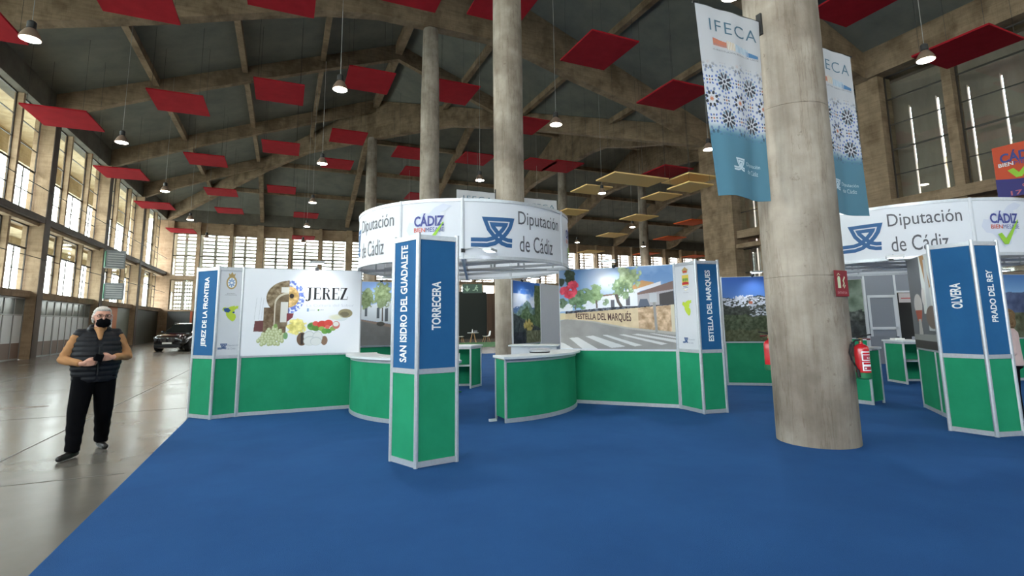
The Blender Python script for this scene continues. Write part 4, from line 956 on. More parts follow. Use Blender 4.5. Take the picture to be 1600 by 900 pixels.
# ---- grey partition with door, far behind the right stand
t = thing('grey_partition', 'light grey panel wall with a white-framed door far behind the right stand', 'partition', (17.9, 10.4, 0))
PA, PB = Vector((16.2, 11.35)), Vector((17.35, 10.66)); dd = Vector((.85, -.525)).normalized()
x0 = Vector((17.3, 10.8)) - dd * .9
MB().seg(x0 - dd * 1.2, x0 + dd * 1.92, .04, .03, 2.98).obj('grey_panel', M_GREYP, t)
for k in (0, 1.02, 1.95, 2.75): MB().seg(x0 + dd * (k - .03), x0 + dd * (k + .03), .07, 0.006, 3.0).obj('post', M_WHITEP, t)
for z in (2.0, 2.12): pass
D0 = x0 + dd * 1.08; D1 = x0 + dd * 1.92
for a, b_, z0_, z1_ in ((0, .07, .9, 2.22), (.77, .84, .9, 2.22)): MB().seg(D0 + dd * a, D0 + dd * b_, .09, z0_, z1_).obj('door_frame', M_WHITEP, t)
for z in (2.15, 1.12): MB().seg(D0, D1, .09, z, z + .08).obj('door_frame', M_WHITEP, t)
MB().seg(x0 + dd * 1.97, x0 + dd * 2.9, .04, 2.35, 2.98).obj('grey_panel', M_GREYP, t)
MB().seg(x0 + dd * 1.97, x0 + dd * 2.9, .05, 2.30, 2.36).obj('rail', M_WHITEP, t)
MB().seg(x0 + dd * 1.97 + Vector((.3, .5)), x0 + dd * 3.4 + Vector((.3, .5)), .04, .006, 2.3).obj('doorway_shade', mat('painted doorway shade', (62, 60, 58), .9), t)  # dark sheet, its colour standing in for the shade inside the doorway
MB().seg(x0 + dd * 2.05, x0 + dd * 2.6, .03, 1.98, 2.28).obj('notice_print', mat('pale notice print', (196, 186, 186), .6), t)
MB().seg(x0 + dd * 2.1, x0 + dd * 2.55, .034, 2.10, 2.13).obj('notice_print', M_REDP, t)

# ---- ring canopies
def ring_map(c, r, a0, z0, off=.006): 
    def f(u, v, e=0.0):
        a = math.radians(a0) + u / r; R = r + off + e; return (c[0] + R * math.cos(a), c[1] + R * math.sin(a), z0 + v)
    return f
M_RINGW = mat('white fascia sheet', (222, 224, 230), .6)
def ring(c, a_start, label, z0=2.5, z1=3.47, r=2.0):
    t = thing('ring_canopy', label, 'canopy', (c[0], c[1], z0), 'white ring canopies')
    segs = []; a = a_start
    for k in range(4): segs += [(a, a + 60, 'D'), (a + 60, a + 90, 'C')]; a += 90
    for a0, a1, kd in segs:
        MB().arc(c, r - .008, r, a0 + .6, a1 - .6, z0 + .05, z1 - .05, 30).obj('fascia_panel', M_RINGW, t, smooth='auto')
        MB().arc(c, r - .03, r + .012, a0, a1, z1 - .05, z1, 24).obj('top_rail', M_ALU, t, smooth='auto')
        MB().arc(c, r - .03, r + .012, a0, a1, z0, z0 + .05, 24).obj('bottom_rail', M_ALU, t, smooth='auto')
        q = (c[0] + (r - .005) * math.cos(math.radians(a0)), c[1] + (r - .005) * math.sin(math.radians(a0)))
        MB().lathe((q[0], q[1], z0 - .005), [(.03, 0), (.03, z1 - z0 + .01)], 10).obj('post', M_WHITEP, t)
        mp = ring_map(c, r, a0, z0); Ls = math.radians(a1 - a0) * r
        vis = 150 < (a0 % 360) < 345
        if kd == 'D' and vis:
            council_logo(P2(), .13, .20, .68).obj('emblem_print', mat('steel blue print', (44, 92, 142), .6), t, mp)
            P2().text('Diputaci\u00f3n', .93, .52, 1.02, .29, .002).text('de C\u00e1diz', .95, .14, .78, .27, .002).obj('lettering', M_DKTEXT, t, mp)
        elif vis: brand_block('x', t, mp, .26, .74, .50)
    for a in (a_start, a_start + 60, a_start + 90):
        A = (c[0] + r * math.cos(math.radians(a)), c[1] + r * math.sin(math.radians(a))); B = (2 * c[0] - A[0], 2 * c[1] - A[1])
        z = z0 + (0.0 if a == a_start else .0)
        b = MB().seg(A, B, .05, z0 + .002, z0 + .045); b.seg(A, B, .05, z0 + .16, z0 + .19)
        n_ = 7
        for k in range(n_): 
            q = V2(A).lerp(V2(B), (k + .5) / n_); b.box(q.x - .015, q.x + .015, q.y - .015, q.y + .015, z0 + .045, z0 + .16)
        b.obj('lattice_beam', M_ALU, t)
    for sg in (-.8, .8):
        d = Vector((math.cos(math.radians(a_start + 60)), math.sin(math.radians(a_start + 60)))); n = Vector((-d.y, d.x)); o_ = V2(c) + n * sg; hl = math.sqrt(r * r - sg * sg)
        MB().seg(o_ - d * hl, o_ + d * hl, .05, z0 + .005, z0 + .05).obj('cross_beam', M_ALU, t)
    return t
CL, CR = (3.2, 9.45), (11.5, 6.2)
ring(CL, 250, 'white ring canopy in the middle, lettered Diputacion de Cadiz, above the curved counters')
ring(CR, 266, 'white ring canopy at the right photo edge behind the massive column')
for p, lab in (((4.93, 11.12), 0), ((1.33, 9.92), 0), ((4.85, 8.72), 0)): pass

# ---- counters
def curved_counter(c, a0, a1, label, r=2.08):
    am = math.radians((a0 + a1) / 2); t = thing('curved_counter', label, 'counter', (c[0] + r * math.cos(am), c[1] + r * math.sin(am), 0), 'curved green counters')
    MB().arc(c, r - .015, r, a0, a1, .07, .93, 30).obj('front_panel', M_GREEN, t, smooth='auto')
    MB().arc(c, r - .03, r + .012, a0, a1, .006, .07, 30).obj('bottom_rail', M_ALU, t, smooth='auto')
    MB().arc(c, r - .03, r + .012, a0, a1, .90, .955, 30).obj('top_rail', M_ALU, t, smooth='auto')
    MB().arc(c, r - .45, r + .09, a0 - 1.5, a1 + (1.5 if a1 < 330 else 0), .955, .99, 36).obj('countertop', M_TOP, t, smooth='auto')
    for a in (a0, a1):
        for rr in (r - .01, r - .42):
            q = (c[0] + rr * math.cos(math.radians(a)), c[1] + rr * math.sin(math.radians(a))); post(t, q, .955, .022)
        A = (c[0] + (r - .02) * math.cos(math.radians(a)), c[1] + (r - .02) * math.sin(math.radians(a))); B = (c[0] + (r - .41) * math.cos(math.radians(a)), c[1] + (r - .41) * math.sin(math.radians(a)))
        MB().seg(A, B, .012, .06, .93).obj('end_panel', M_GREEN, t)
    return t
curved_counter(CL, 168, 236, 'curved green counter with white top left of the front tower')
curved_counter(CL, 268.5, 334, 'curved green counter with white top between front tower and the ESTELLA wall')
curved_counter(CR, 130, 189, 'curved green counter with white top just right of the massive column')
def box_counter(A, B, depth, label):
    """open shelving counter: closed side panel A-B, open front running from A by depth"""
    A = V2(A); B = V2(B); d = Vector(depth); t = thing('shelf_counter', label, 'counter', ((A.x + B.x) / 2, (A.y + B.y) / 2, 0), 'open-backed green counters')
    Cn = A + d; Dn = B + d
    for p in (A, B, Cn, Dn): post(t, p, .95, .024)
    MB().seg(A, B, .012, .06, .93).obj('side_panel', M_GREEN, t); MB().seg(B, Dn, .012, .06, .93).obj('back_panel', M_GREEN, t); MB().seg(Cn, Dn, .012, .06, .93).obj('side_panel', M_GREEN, t)
    for P_, Q_ in ((A, B), (A, Cn), (B, Dn), (Cn, Dn)): rail(t, P_, Q_, .9, .05, 'rail'); 
    rail(t, A, B, .01, .05, 'rail'); rail(t, B, Dn, .01, .05, 'rail')
    e = (A - B).normalized() * .04; g = -d.normalized() * .04
    MB().prism([A + e + g, B - e + g, Dn - e - g, Cn + e - g], .95, .985).obj('countertop', M_TOP, t)
    MB().prism([A.lerp(B, .15), A.lerp(B, .95), Cn.lerp(Dn, .95), Cn.lerp(Dn, .15)], .5, .52).obj('shelf', M_TOP, t)
    return t
box_counter((4.02, 11.50), (4.40, 11.85), (-1.0, .42), 'straight green counter with open shelves behind the front tower')
box_counter((12.97, 7.26), (13.25, 7.82), (.9, -.55), 'straight green counter with open shelves at right behind the curved one')
t = thing('white_cabinet', 'low white cabinet with counter top in front of the mountain picture', 'cabinet', (5.0, 10.0, 0))
MB().prism([(4.55, 10.35), (5.35, 9.75), (5.6, 10.1), (4.8, 10.7)], .006, .99).obj('body', M_WHITEP, t)
MB().prism([(4.48, 10.35), (5.35, 9.68), (5.68, 10.1), (4.8, 10.78)], .99, 1.02).obj('countertop', M_TOP, t)

# ---- things on counters
t = thing('wire_dish', 'shiny steel dish with dark base on the counter before the mountain picture', 'dish', (4.05, 8.0, .99))
MB().lathe((4.05, 8.0, .99), [(.17, 0), (.18, .02)], 20).obj('base', M_BLACK, t)
MB().lathe((4.05, 8.0, 1.01), [(.18, 0), (.19, .03), (.15, .05)], 20).obj('rim', M_ALU, t)
t = thing('sanitiser_bottle', 'clear pump bottle with label on the left curved counter', 'bottle', (1.72, 8.22, .99))
MB().lathe((1.72, 8.22, .99), [(.04, 0), (.045, .02), (.045, .13), (.02, .16), (.015, .2)], 14).obj('bottle_body', mat('pale clear plastic', (190, 204, 210), .1, spec=.8), t, smooth='auto')
MB().lathe((1.72, 8.22, .992), [(.046, .03), (.046, .1)], 14).obj('bottle_label', M_NAVY, t)
MB().box(1.70, 1.76, 8.21, 8.23, 1.19, 1.205).obj('pump', M_PLAST, t)
t = thing('brochure_holder', 'clear brochure stand on the left curved counter behind the pump bottle', 'holder', (1.67, 8.36, .99))
MB().box(1.61, 1.73, 8.40, 8.406, .99, 1.2).obj('back_plate', mat('clear acrylic', (200, 212, 220), .08), t); MB().box(1.61, 1.73, 8.34, 8.345, .99, 1.08).obj('front_lip', MATS['clear acrylic'], t); MB().box(1.61, 1.73, 8.34, 8.406, .99, .995).obj('foot_plate', MATS['clear acrylic'], t); MB().box(1.63, 1.71, 8.37, 8.375, .995, 1.15).obj('leaflet', M_WHITE, t)
random.seed(3)
for k, (x, y, lb) in enumerate([(1.52, 8.45, 'white leaflet lying on the left curved counter, left of the bottle'), (1.86, 8.15, 'white leaflet on the left curved counter, nearest the front tower'), (1.95, 8.05, 'dark leaflet on the left curved counter beside the front tower')]):
    a = random.random() * 2; c_, s_ = math.cos(a), math.sin(a)
    tag(MB().prism([(x + c_ * u - s_ * v, y + s_ * u + c_ * v) for u, v in ((-.05, -.1), (.05, -.1), (.05, .1), (-.05, .1))], .99, .996).obj('leaflet', M_WHITE if k < 2 else M_DKTEXT), lb, 'leaflet', 'leaflets on the left counter')
tag(MB().prism([(13.2, 7.55), (13.4, 7.45), (13.5, 7.65), (13.3, 7.72)], .985, 1.02).obj('paper_stack', M_WHITE), 'stack of white papers on the straight counter at right', 'papers')
tag(MB().box(13.5, 13.7, 7.2, 7.35, .985, 1.06).obj('small_box', M_GREYP), 'small pale box on the straight counter at right', 'box')
def stool(x, y, label):
    t = thing('bar_stool', label, 'stool', (x, y, 0.006), 'white bar stools')
    MB().lathe((x, y, .006), [(.2, 0), (.2, .015), (.03, .035)], 20).obj('base', mat('chrome', (210, 210, 214), .15, 1.0), t, smooth='auto')
    MB().tube((x, y, .03), (x, y, .6), .025, 10).obj('pole', MATS['chrome'], t)
    MB().lathe((x, y, .6), [(.1, 0), (.19, .04), (.2, .09), (.16, .11)], 20).obj('seat', M_PLAST, t, smooth='auto')
    MB().arc((x, y), .17, .2, 20, 160, .66, .84, 12).obj('backrest', M_PLAST, t, smooth='auto')
    r_ = MB(); 
    for k in range(10):
        a0, a1 = k * .628, (k + 1) * .628; r_.tube((x + .14 * math.cos(a0), y + .14 * math.sin(a0), .25), (x + .14 * math.cos(a1), y + .14 * math.sin(a1), .25), .01, 5)
    r_.obj('foot_ring', MATS['chrome'], t)
stool(3.45, 11.05, 'white bar stool at the straight counter behind the front tower')
stool(12.95, 6.75, 'white bar stool at the right stand behind the bottle picture')
t = thing('cable_adaptor', 'small white plug adaptor on the carpet at the left foot of the middle counter', 'adaptor', (3.0, 7.55, .006))
MB().box(2.96, 3.08, 7.58, 7.63, .006, .04).obj('adaptor_body', M_PLAST, t)
tag(MB().path([(1.93, 7.2, .015), (2.0, 7.26, .012), (1.98, 7.34, .012), (2.05, 7.42, .012)], .012, 6).obj('black_cable', M_BLACK), 'short loop of black cable on the carpet beside the front tower', 'cable')

# ---- display spotlights on arms
M_LED = mat('lit led window', (255, 255, 255), .4, emit=(240, 246, 255), estr=9.0)
def arm_light(base, tip, aim, label, e=60, size=1.9):
    """base: clamp on the rail, tip: head, aim: lit point"""
    t = thing('arm_spotlight', label, 'spotlight', base, 'display arm spotlights')
    b_, p_ = Vector(base), Vector(tip); mid = (b_ + p_) / 2 + Vector((0, 0, .06))
    MB().box(b_.x - .03, b_.x + .03, b_.y - .03, b_.y + .03, b_.z - .02, b_.z + .04).obj('clamp', M_DARKMET, t)
    MB().path([tuple(b_ + Vector((0, 0, .03))), tuple(mid), tuple(p_)], .009, 6).obj('arm', M_ALU, t)
    d = (p_ - b_); d.z = 0; d.normalize(); n = Vector((-d.y, d.x, 0)); u = Vector((0, 0, 1))
    c = p_; hs = [(.11, .02), (.09, -.03)]
    vs = [c + n * a * .12 + d * b * .07 + u * z for a, b in ((-1, -1), (1, -1), (1, 1), (-1, 1)) for z in (0,)]
    h = MB(); h.add([tuple(v - u * .01) for v in vs] + [tuple(v * 1.0 + u * .03) for v in vs], [(3, 2, 1, 0), (4, 5, 6, 7), (0, 1, 5, 4), (1, 2, 6, 5), (2, 3, 7, 6), (3, 0, 4, 7)]); h.obj('head', mat('grey lamp head', (170, 172, 172), .4, .5), t)
    g = MB(); g.add([tuple(c + n * a * .10 + d * b * .055 - u * .0125) for a, b in ((-1, -1), (1, -1), (1, 1), (-1, 1))], [(3, 2, 1, 0)]); g.obj('diffuser', M_LED, t)
    ld = bpy.data.lights.new('spot_light', 'SPOT'); ld.energy = e; ld.spot_size = size; ld.spot_blend = .9; ld.color = (.93, .96, 1); ld.shadow_soft_size = .06
    lo_ = bpy.data.objects.new('spot_light', ld); COL.objects.link(lo_); lo_.location = tip[0], tip[1], tip[2] - .03
    lo_.rotation_euler = (Vector(aim) - Vector(lo_.location)).to_track_quat('-Z', 'Y').to_euler(); adopt(lo_, t)
LE = 16
arm_light((.52, 9.93, 2.5), (.50, 9.46, 2.57), (.55, 9.95, 2.05), 'arm spotlight on top of the white JEREZ wall', LE * 1.3)
arm_light((5.60, 7.93, 2.5), (5.28, 7.62, 2.56), (5.62, 7.95, 1.55), 'arm spotlight on top of the ESTELLA street picture', LE)
arm_light((5.3, 11.38, 2.5), (5.5, 11.0, 2.55), (5.35, 11.42, 1.55), 'arm spotlight above the mountain picture', LE)
arm_light((10.0, 8.68, 2.5), (9.78, 8.35, 2.56), (10.05, 8.7, 1.55), 'arm spotlight above the hill village picture', LE)
arm_light((2.1, 12.45, 2.5), (2.15, 12.05, 2.55), (2.1, 12.45, 1.8), 'arm spotlight above the white village street picture', LE * .8)
arm_light((2.52, 7.57, 2.62), (2.85, 7.25, 2.6), (3.3, 6.4, .3), 'arm spotlight sticking out from the lower rim of the left ring canopy', 8)
arm_light((9.65, 5.43, 2.52), (9.25, 5.15, 2.5), (8.6, 4.6, .3), 'arm spotlight sticking out from the right ring canopy beside the OLVERA tower', 8)
arm_light((15.3, 6.58, 2.5), (15.2, 6.2, 2.55), (15.4, 6.58, 1.55), 'arm spotlight above the pale sky picture at right', LE)

# ---- long banners on columns
def banner(x0, x1, y, z0, z1, label, seed, skew=(0.17, -0.06), px=250, lod=False, letters=True):
    """cloth in the XZ plane facing -Y, gently waving"""
    t = thing('hanging_banner', label, 'banner', ((x0 + x1) / 2, y, z1), 'long column banners')
    w = x1 - x0; h = z1 - z0
    def f(u, v, e=0.0):
        s = 1 - v / h; a = u / w
        xx = x0 + w * (a * (1 + (skew[1] - skew[0]) * s) + skew[0] * s) ; yy = y + .028 * math.sin(a * 7 + s * 1.6 + seed) * (0.15 + s) + .006 * math.sin(a * 17 + seed * 2 - s)
        return (xx, yy - .004 - e, z0 + v + .012 * math.sin(a * 6) * s)
    p = Paint(w, h, px, (.80, .81, .83)); p.curved = True; U, T = p.U, p.T
    n3 = p.noise(3, 90 + seed)
    p.C[:] = np.array([186, 186, 189]) / 255.
    # eight-fold rosette tiling
    S_ = .50; gx = U * w / S_ + .30; gy = T * h / S_ + .02
    cx = gx - np.floor(gx) - .5; cy = gy - np.floor(gy) - .5
    base = np.ones(U.shape + (3,)) * np.array([196, 198, 204]) / 255.
    def motif(mask, c): base[mask] = np.array(c) / 255.
    DK, BL, GR, OR, TE = (40, 42, 54), (84, 106, 172), (104, 116, 150), (188, 116, 84), (92, 128, 150)
    for ox, oy, cc in ((0, 0, OR), (.5, .5, DK), (-.5, .5, DK), (.5, -.5, DK), (-.5, -.5, DK), (.5, 0, GR), (-.5, 0, GR), (0, .5, GR), (0, -.5, GR)):
        X = cx - ox; Y = cy - oy; r = np.hypot(X, Y); th = np.arctan2(Y, X)
        if cc is GR:
            for r0, la, c in ((.0, .03, OR), (.085, .026, DK)):
                q = np.mod(th + math.pi / 4, math.pi / 2) - math.pi / 4; motif(((r * np.cos(q) - r0) / la) ** 2 + (r * np.sin(q) / .022) ** 2 < 1, c)
            q = np.mod(th, math.pi / 2) - math.pi / 4; motif(((r * np.cos(q) - .12) / .035) ** 2 + (r * np.sin(q) / .026) ** 2 < 1, BL)
            continue
        sets = [(8, .17, .05, .040, DK, 0.3927), (8, .20, .028, .024, BL, 0.0), (8, .275, .05, .034, GR, 0.3927)] if cc is OR else [(8, .165, .085, .038, DK, 0.3927), (8, .215, .040, .030, TE, 0.0), (8, .30, .034, .036, BL, 0.3927), (8, .315, .030, .026, BL, 0.0)]
        for nn, r0, la, lb, c, ph in sets:
            d = 2 * math.pi / nn; q = np.mod(th - ph + d / 2, d) - d / 2; rr = r * np.cos(q) - r0; tt = r * np.sin(q)
            motif((np.abs(rr) / la) ** 2.6 + (np.abs(tt) / lb) ** 2.0 < 1, c)
        motif(r < (.055 + .02 * np.cos(8 * th) if cc is OR else .045), cc)
    ramp = np.clip((T - .27) / .12, 0, 1) * np.clip((.70 - T) / .06, 0, 1)
    jag = (n3 - .5) * .06; ramp = np.clip((T + jag - .29) / .10, 0, 1)
    p.C = p.C * (1 - ramp[..., None]) + base * ramp[..., None]
    te = np.clip((T - .625) / .07, 0, 1)[..., None]; teal = np.array([74, 122, 142]) / 255.; dk = (base.mean(-1) < .62)[..., None] * 1.0
    te2 = np.clip(te * 1.25 - dk * .25 * (te < .999), 0, 1); te2 = np.where(T[..., None] > .70, 1.0, te2); p.C = p.C * (1 - te2) + teal * te2
    # small building emblem
    for a, b, c, d, col in ((.20, .42, .168, .205, (206, 112, 74)), (.42, .62, .168, .212, (196, 176, 150)), (.55, .78, .175, .215, (140, 168, 188)), (.74, .95, .195, .22, (70, 118, 160))):
        hb = c + (0.012 * (U - a) / (b - a)); m = (U > a) & (U < b) & (T > hb) & (T < d + .004); p.put(m, col); p.put(m & (np.sin(T * 900) > .6) & (U < .42), (120, 130, 136)); p.put(m & (np.sin(U * 260) > .5) & (U > .42) & (U < .8), (214, 214, 214))
    o = p.obj('cloth', t, f); so_ = o.modifiers.new('t', 'SOLIDIFY'); so_.thickness = .003; so_.offset = 1
    for q in o.data.polygons: q.use_smooth = True
    e = lambda u, v: f(u, v, .008)
    P2().text('IFECA', .17 * w, h * .868, .76 * w, h * .066, -.006, spacing=1.15).obj('lettering', mat('slate teal print', (70, 104, 122), .6), t, e)
    P2().text('C-INSTITUCION FERIAL DE CADIZ', .19 * w, h * .762, .76 * w, h * .009, 0).obj('lettering', M_DKTEXT, t, e)
    council_logo(P2(), .30 * w, h * .135, .21 * w).obj('emblem_print', mat('pale banner print', (196, 214, 222), .6), t, e)
    P2().text('Diputaci\u00f3n', .56 * w, h * .163, .30 * w, h * .026, 0).text('de C\u00e1diz', .58 * w, h * .130, .24 * w, h * .024, 0).obj('lettering', MATS['pale banner print'], t, e)
    MB().tube((x0 - .03, y + .01, z1 + .01), (x1 + .04, y + .01, z1 + .01), .012, 8).obj('top_rod', M_DARKMET, t)
    ex = x1 + .03 if seed % 2 else x0 - .03
    MB().box(ex - .025, ex + .025, y - .03, y + .04, z1 - .18, z1 + .12).obj('wall_bracket', M_DARKMET, t)
    return t
banner(4.56, 5.67, 4.5, 3.0, 5.47, 'long mosaic banner lettered IFECA left of the massive column', 1)
banner(6.66, 7.72, 4.6, 2.98, 5.45, 'long mosaic banner partly hidden on the right of the massive column', 2, skew=(-.05, 0.0))
banner(4.5, 5.72, 14.1, 3.0, 5.40, 'far mosaic banner whose white top shows above the left ring canopy', 3, px=60, skew=(0, 0))
banner(6.68, 7.85, 14.1, 3.0, 5.34, 'far mosaic banner whose white top shows right of the ring column', 4, px=60, skew=(0, 0))
# orange event banner on the right wall
t = thing('event_banner', 'orange and violet banner lettered CADIZ on the right wall at the photo edge', 'banner', (23.87, 8.6, 7.68))
_mb = flat_map((23.85, 9.57, 5.76), (0, -1), .02); mpb = lambda u, v, e=0.0: _mb(u * .685, v * .685, e)
def bl(name, m, P, e=0.0): return P.obj(name, m, t, lambda a, b: mpb(a, b, e))
MB().box(23.86, 23.875, 7.62, 9.57, 5.76, 7.68).obj('cloth', mat('orange banner cloth', (206, 84, 54), .8), t)
bl('violet_print', mat('violet banner print', (62, 60, 120), .8), P2().poly([(0, 0), (2.85, 0), (2.85, .75)] + [(2.85 * k / 12, .98 - .16 * math.sin(math.pi * k / 12) + .08 * (1 - k / 12)) for k in range(12, -1, -1)]))
bl('lettering', M_NAVY2, P2().text('C\u00c1DIZ', .30, 1.86, 1.7, .62, .03), .004)
bl('lettering', M_WHITE, P2().text('BIEN', .20, 1.66, .62, .2, .02), .004); bl('lettering', M_NAVY2, P2().text('MESABE', .86, 1.66, 1.15, .2, 0.), .004)
bl('tick_print', M_LIME, P2().poly([(.55, 1.42), (.80, 1.50), (1.0, 1.22), (1.75, 2.1), (1.85, 2.1), (1.1, .98), (.86, .98)]), .008)
bl('lettering', mat('salmon banner print', (196, 110, 120), .7), P2().text('del', 1.05, .42, .4, .26, .01).text('17 al 20', .55, .06, 1.7, .24, .01), .004)

# ---- fire extinguishers and sign on the massive column
CC = Vector((6.165, 4.55)); vd = Vector((.805, .594)); rt_ = Vector((.594, -.805))
M_EXT = mat('glossy red enamel', (196, 30, 40), .25, coat=.4)
def extinguisher(c, z0, rot, label, K=.86):
    _n0 = len(COL.objects)
    t = thing('fire_extinguisher', label, 'fire extinguisher', (c.x, c.y, z0), 'fire extinguishers on the massive column')
    def f(P): return [tuple(Vector((c.x, c.y, z0)) + Matrix.Rotation(rot, 3, 'Z') @ Vector(p)) for p in P]
    MB().lathe((c.x, c.y, z0), [(.078, .07), (.09, .075), (.09, .40), (.082, .435), (.05, .465), (.025, .475), (.022, .5)], 28).obj('cylinder', M_EXT, t, smooth='auto')
    MB().lathe((c.x, c.y, z0), [(.08, 0), (.095, .012), (.096, .085), (.09, .09)], 28).obj('base_cup', mat('green plastic', (22, 110, 66), .5), t, smooth='auto')
    MB().lathe((c.x, c.y, z0 + .5), [(.026, 0), (.026, .05), (.018, .055)], 14).obj('valve', mat('brass', (176, 150, 110), .3, 1.0), t, smooth='auto')
    b = MB(); b.add(f([(-.02, -.03, .56), (.02, -.03, .56), (.02, .03, .56), (-.02, .03, .56), (-.02, -.03, .58), (.02, -.03, .58), (.02, .03, .58), (-.02, .03, .58)]), [(0, 3, 2, 1), (4, 5, 6, 7), (0, 1, 5, 4), (1, 2, 6, 5), (2, 3, 7, 6), (3, 0, 4, 7)])
    b.path(f([(-.05, 0, .555), (.04, 0, .585), (.15, 0, .60)]), .011, 6); b.obj('lever', M_BLACK, t)
    b = MB().path(f([(.02, 0, .54), (.13, 0, .535)]), .013, 6); b.obj('carry_handle', mat('dark red plastic', (110, 30, 34), .4), t)
    MB().lathe(tuple(Vector(f([(0.035, -.035, .525)])[0])), [(.0, -.0), (.022, .0), (.022, .012)], 12).obj('pressure_gauge', M_PLAST, t)
    pts = [(-.02, -.02, .53), (-.09, -.03, .52), (-.16, -.03, .46), (-.185, -.03, .36), (-.165, -.035, .26), (-.125, -.04, .18), (-.10, -.045, .12)]
    b = MB().path(f(pts), .011, 8)
    for q in f(pts): b.ell(q, (.011,) * 3, 8, 5)
    b.obj('hose', M_BLACK, t, smooth=True)
    MB().path(f([(-.103, -.045, .13), (-.096, -.05, .03)]), .02, 8).obj('nozzle', M_BLACK, t)
    def cyl(a0, u, v, e=.0012): a = rot + math.radians(a0) + u / .09; return (c.x + (.09 + e) * math.cos(a), c.y + (.09 + e) * math.sin(a), z0 + v)
    wl_ = M_WHITE; q = P2()
    def rectm(u0, u1, v0, v1, m, e):
        n = 10; P = MB(); vs = [cyl(-90, u0 + (u1 - u0) * i / n, v, e) for v in (v0, v1) for i in range(n + 1)]
        P.add(vs, [(i, i + 1, n + 2 + i, n + 1 + i) for i in range(n)]); P.obj('label_print', m, t)
    rectm(-.055, .075, .25, .375, M_WHITE, .0010); rectm(-.043, .07, .335, .36, M_EXT, .0016); rectm(-.04, .07, .262, .325, mat('crimson label print', (170, 40, 60), .5), .0016)
    rectm(-.055, .075, .115, .235, M_WHITE, .0010); rectm(-.040, .07, .20, .228, M_EXT, .0016); rectm(-.04, .07, .125, .172, MATS['crimson label print'], .0016)
    P2().text('5.0', 0, 0, .045, .022, .02).obj('lettering', M_WHITE, t, lambda u, v: cyl(-90, u + .005, v + .275, .0022))
    P2().ell(-.02, .148, .012, .012, 12).obj('lettering', M_WHITE, t, lambda u, v: cyl(-90, u, v, .0022))
    w = (CC - c).normalized(); a_ = c + w * .08; MB().seg(a_, a_ + w * .03, .05, z0 + .30, z0 + .50).obj('wall_bracket', M_DARKMET, t)
    t.scale = (K, K, K)
    return t
ang = math.radians(22); c1 = CC + (rt_ * math.cos(ang) - vd * math.sin(ang)) * .575
extinguisher(c1, .80, math.radians(-26), 'red fire extinguisher with green base cup on the right side of the massive column')
ang = math.radians(33); c2 = CC + (-rt_ * math.cos(ang) + vd * math.sin(ang)) * .565
extinguisher(c2, .82, math.radians(120), 'red fire extinguisher peeking out left behind the massive column')
t = thing('extinguisher_sign', 'dark red extinguisher sign on the massive column above the fire extinguisher', 'sign', (CC.x, CC.y, 1.78))
a = math.radians(57); nrm = (rt_ * math.sin(a) - vd * math.cos(a)); tg = Vector((-nrm.y, nrm.x)); o_ = CC + nrm * .475
A_ = o_ - tg * .13; B_ = o_ + tg * .13
MB().seg(A_, B_, .004, 1.775, 2.09).obj('plate', mat('dark red sign plate', (140, 26, 38), .5), t)
mp = flat_map((A_.x, A_.y, 1.775), B_ - A_, .0030)
wp = mat('pale luminous print', (206, 214, 176), .5)
P2().poly([(.05, .10), (.11, .10), (.11, .22), (.095, .245), (.065, .245), (.05, .22)]).poly([(.04, .24), (.075, .285), (.12, .255), (.075, .27)]).obj('pictogram_print', wp, t, mp)
P2().stroke([(.15, .12), (.18, .16), (.165, .19), (.20, .24)], .02).stroke([(.17, .10), (.20, .14)], .016).obj('pictogram_print', wp, t, mp)
P2().text('EXTINTOR', .035, .03, .19, .028, .01).obj('lettering', mat('pink sign print', (204, 150, 150), .5), t, mp)

# ================================================================== PEOPLE
def blob(name, prims, vox, m, parent, xf, smooth=6, disp=None, label=None):
    b = MB()
    for q in prims:
        if q[0] == 'c':
            _, p0, r0, p1, r1 = q; b.tube(p0, p1, r0, 14, r1); b.ell(p0, (r0,) * 3, 14, 9); b.ell(p1, (r1,) * 3, 14, 9)
        elif q[0] == 'e': b.ell(q[1], q[2], 20, 14)
        elif q[0] == 'x':   # elliptical loft: list of (centre, rx, ry)
            vs = []; n = 22; L = q[1]
            for c, rx, ry in L: vs += [(c[0] + rx * math.cos(2 * math.pi * i / n), c[1] + ry * math.sin(2 * math.pi * i / n), c[2]) for i in range(n)]
            k = len(L); b.add(vs, [(j * n + i, j * n + (i + 1) % n, (j + 1) * n + (i + 1) % n, (j + 1) * n + i) for j in range(k - 1) for i in range(n)] + [tuple(range(n))[::-1], tuple((k - 1) * n + i for i in range(n))])
    me = bpy.data.meshes.new('tmp'); me.from_pydata(b.v, [], b.f); o = bpy.data.objects.new('tmp', me); COL.objects.link(o)
    r = o.modifiers.new('r', 'REMESH'); r.mode = 'VOXEL'; r.voxel_size = vox; r.use_smooth_shade = True
    s = o.modifiers.new('s', 'SMOOTH'); s.factor = .5; s.iterations = smooth
    dg = bpy.context.evaluated_depsgraph_get(); me2 = bpy.data.meshes.new_from_object(o.evaluated_get(dg)); bpy.data.objects.remove(o); bpy.data.meshes.remove(me)
    me2.name = name
    n = len(me2.vertices); co = np.empty(n * 3, np.float32); me2.vertices.foreach_get('co', co); co = co.reshape(-1, 3)
    if disp: 
        no = np.empty(n * 3, np.float32); me2.vertices.foreach_get('normal', no); co = co + no.reshape(-1, 3) * disp(co)[:, None]
    if parent is not None and parent.name == 'person': co = warp(co)
    M = np.array(xf); co = co @ M[:3, :3].T + M[:3, 3]; me2.vertices.foreach_set('co', co.astype(np.float32).ravel()); me2.update()
    for p in me2.polygons: p.use_smooth = True
    me2.materials.clear(); ob = link(name, me2, m, parent)
    if label: ob['label'] = label
    return ob
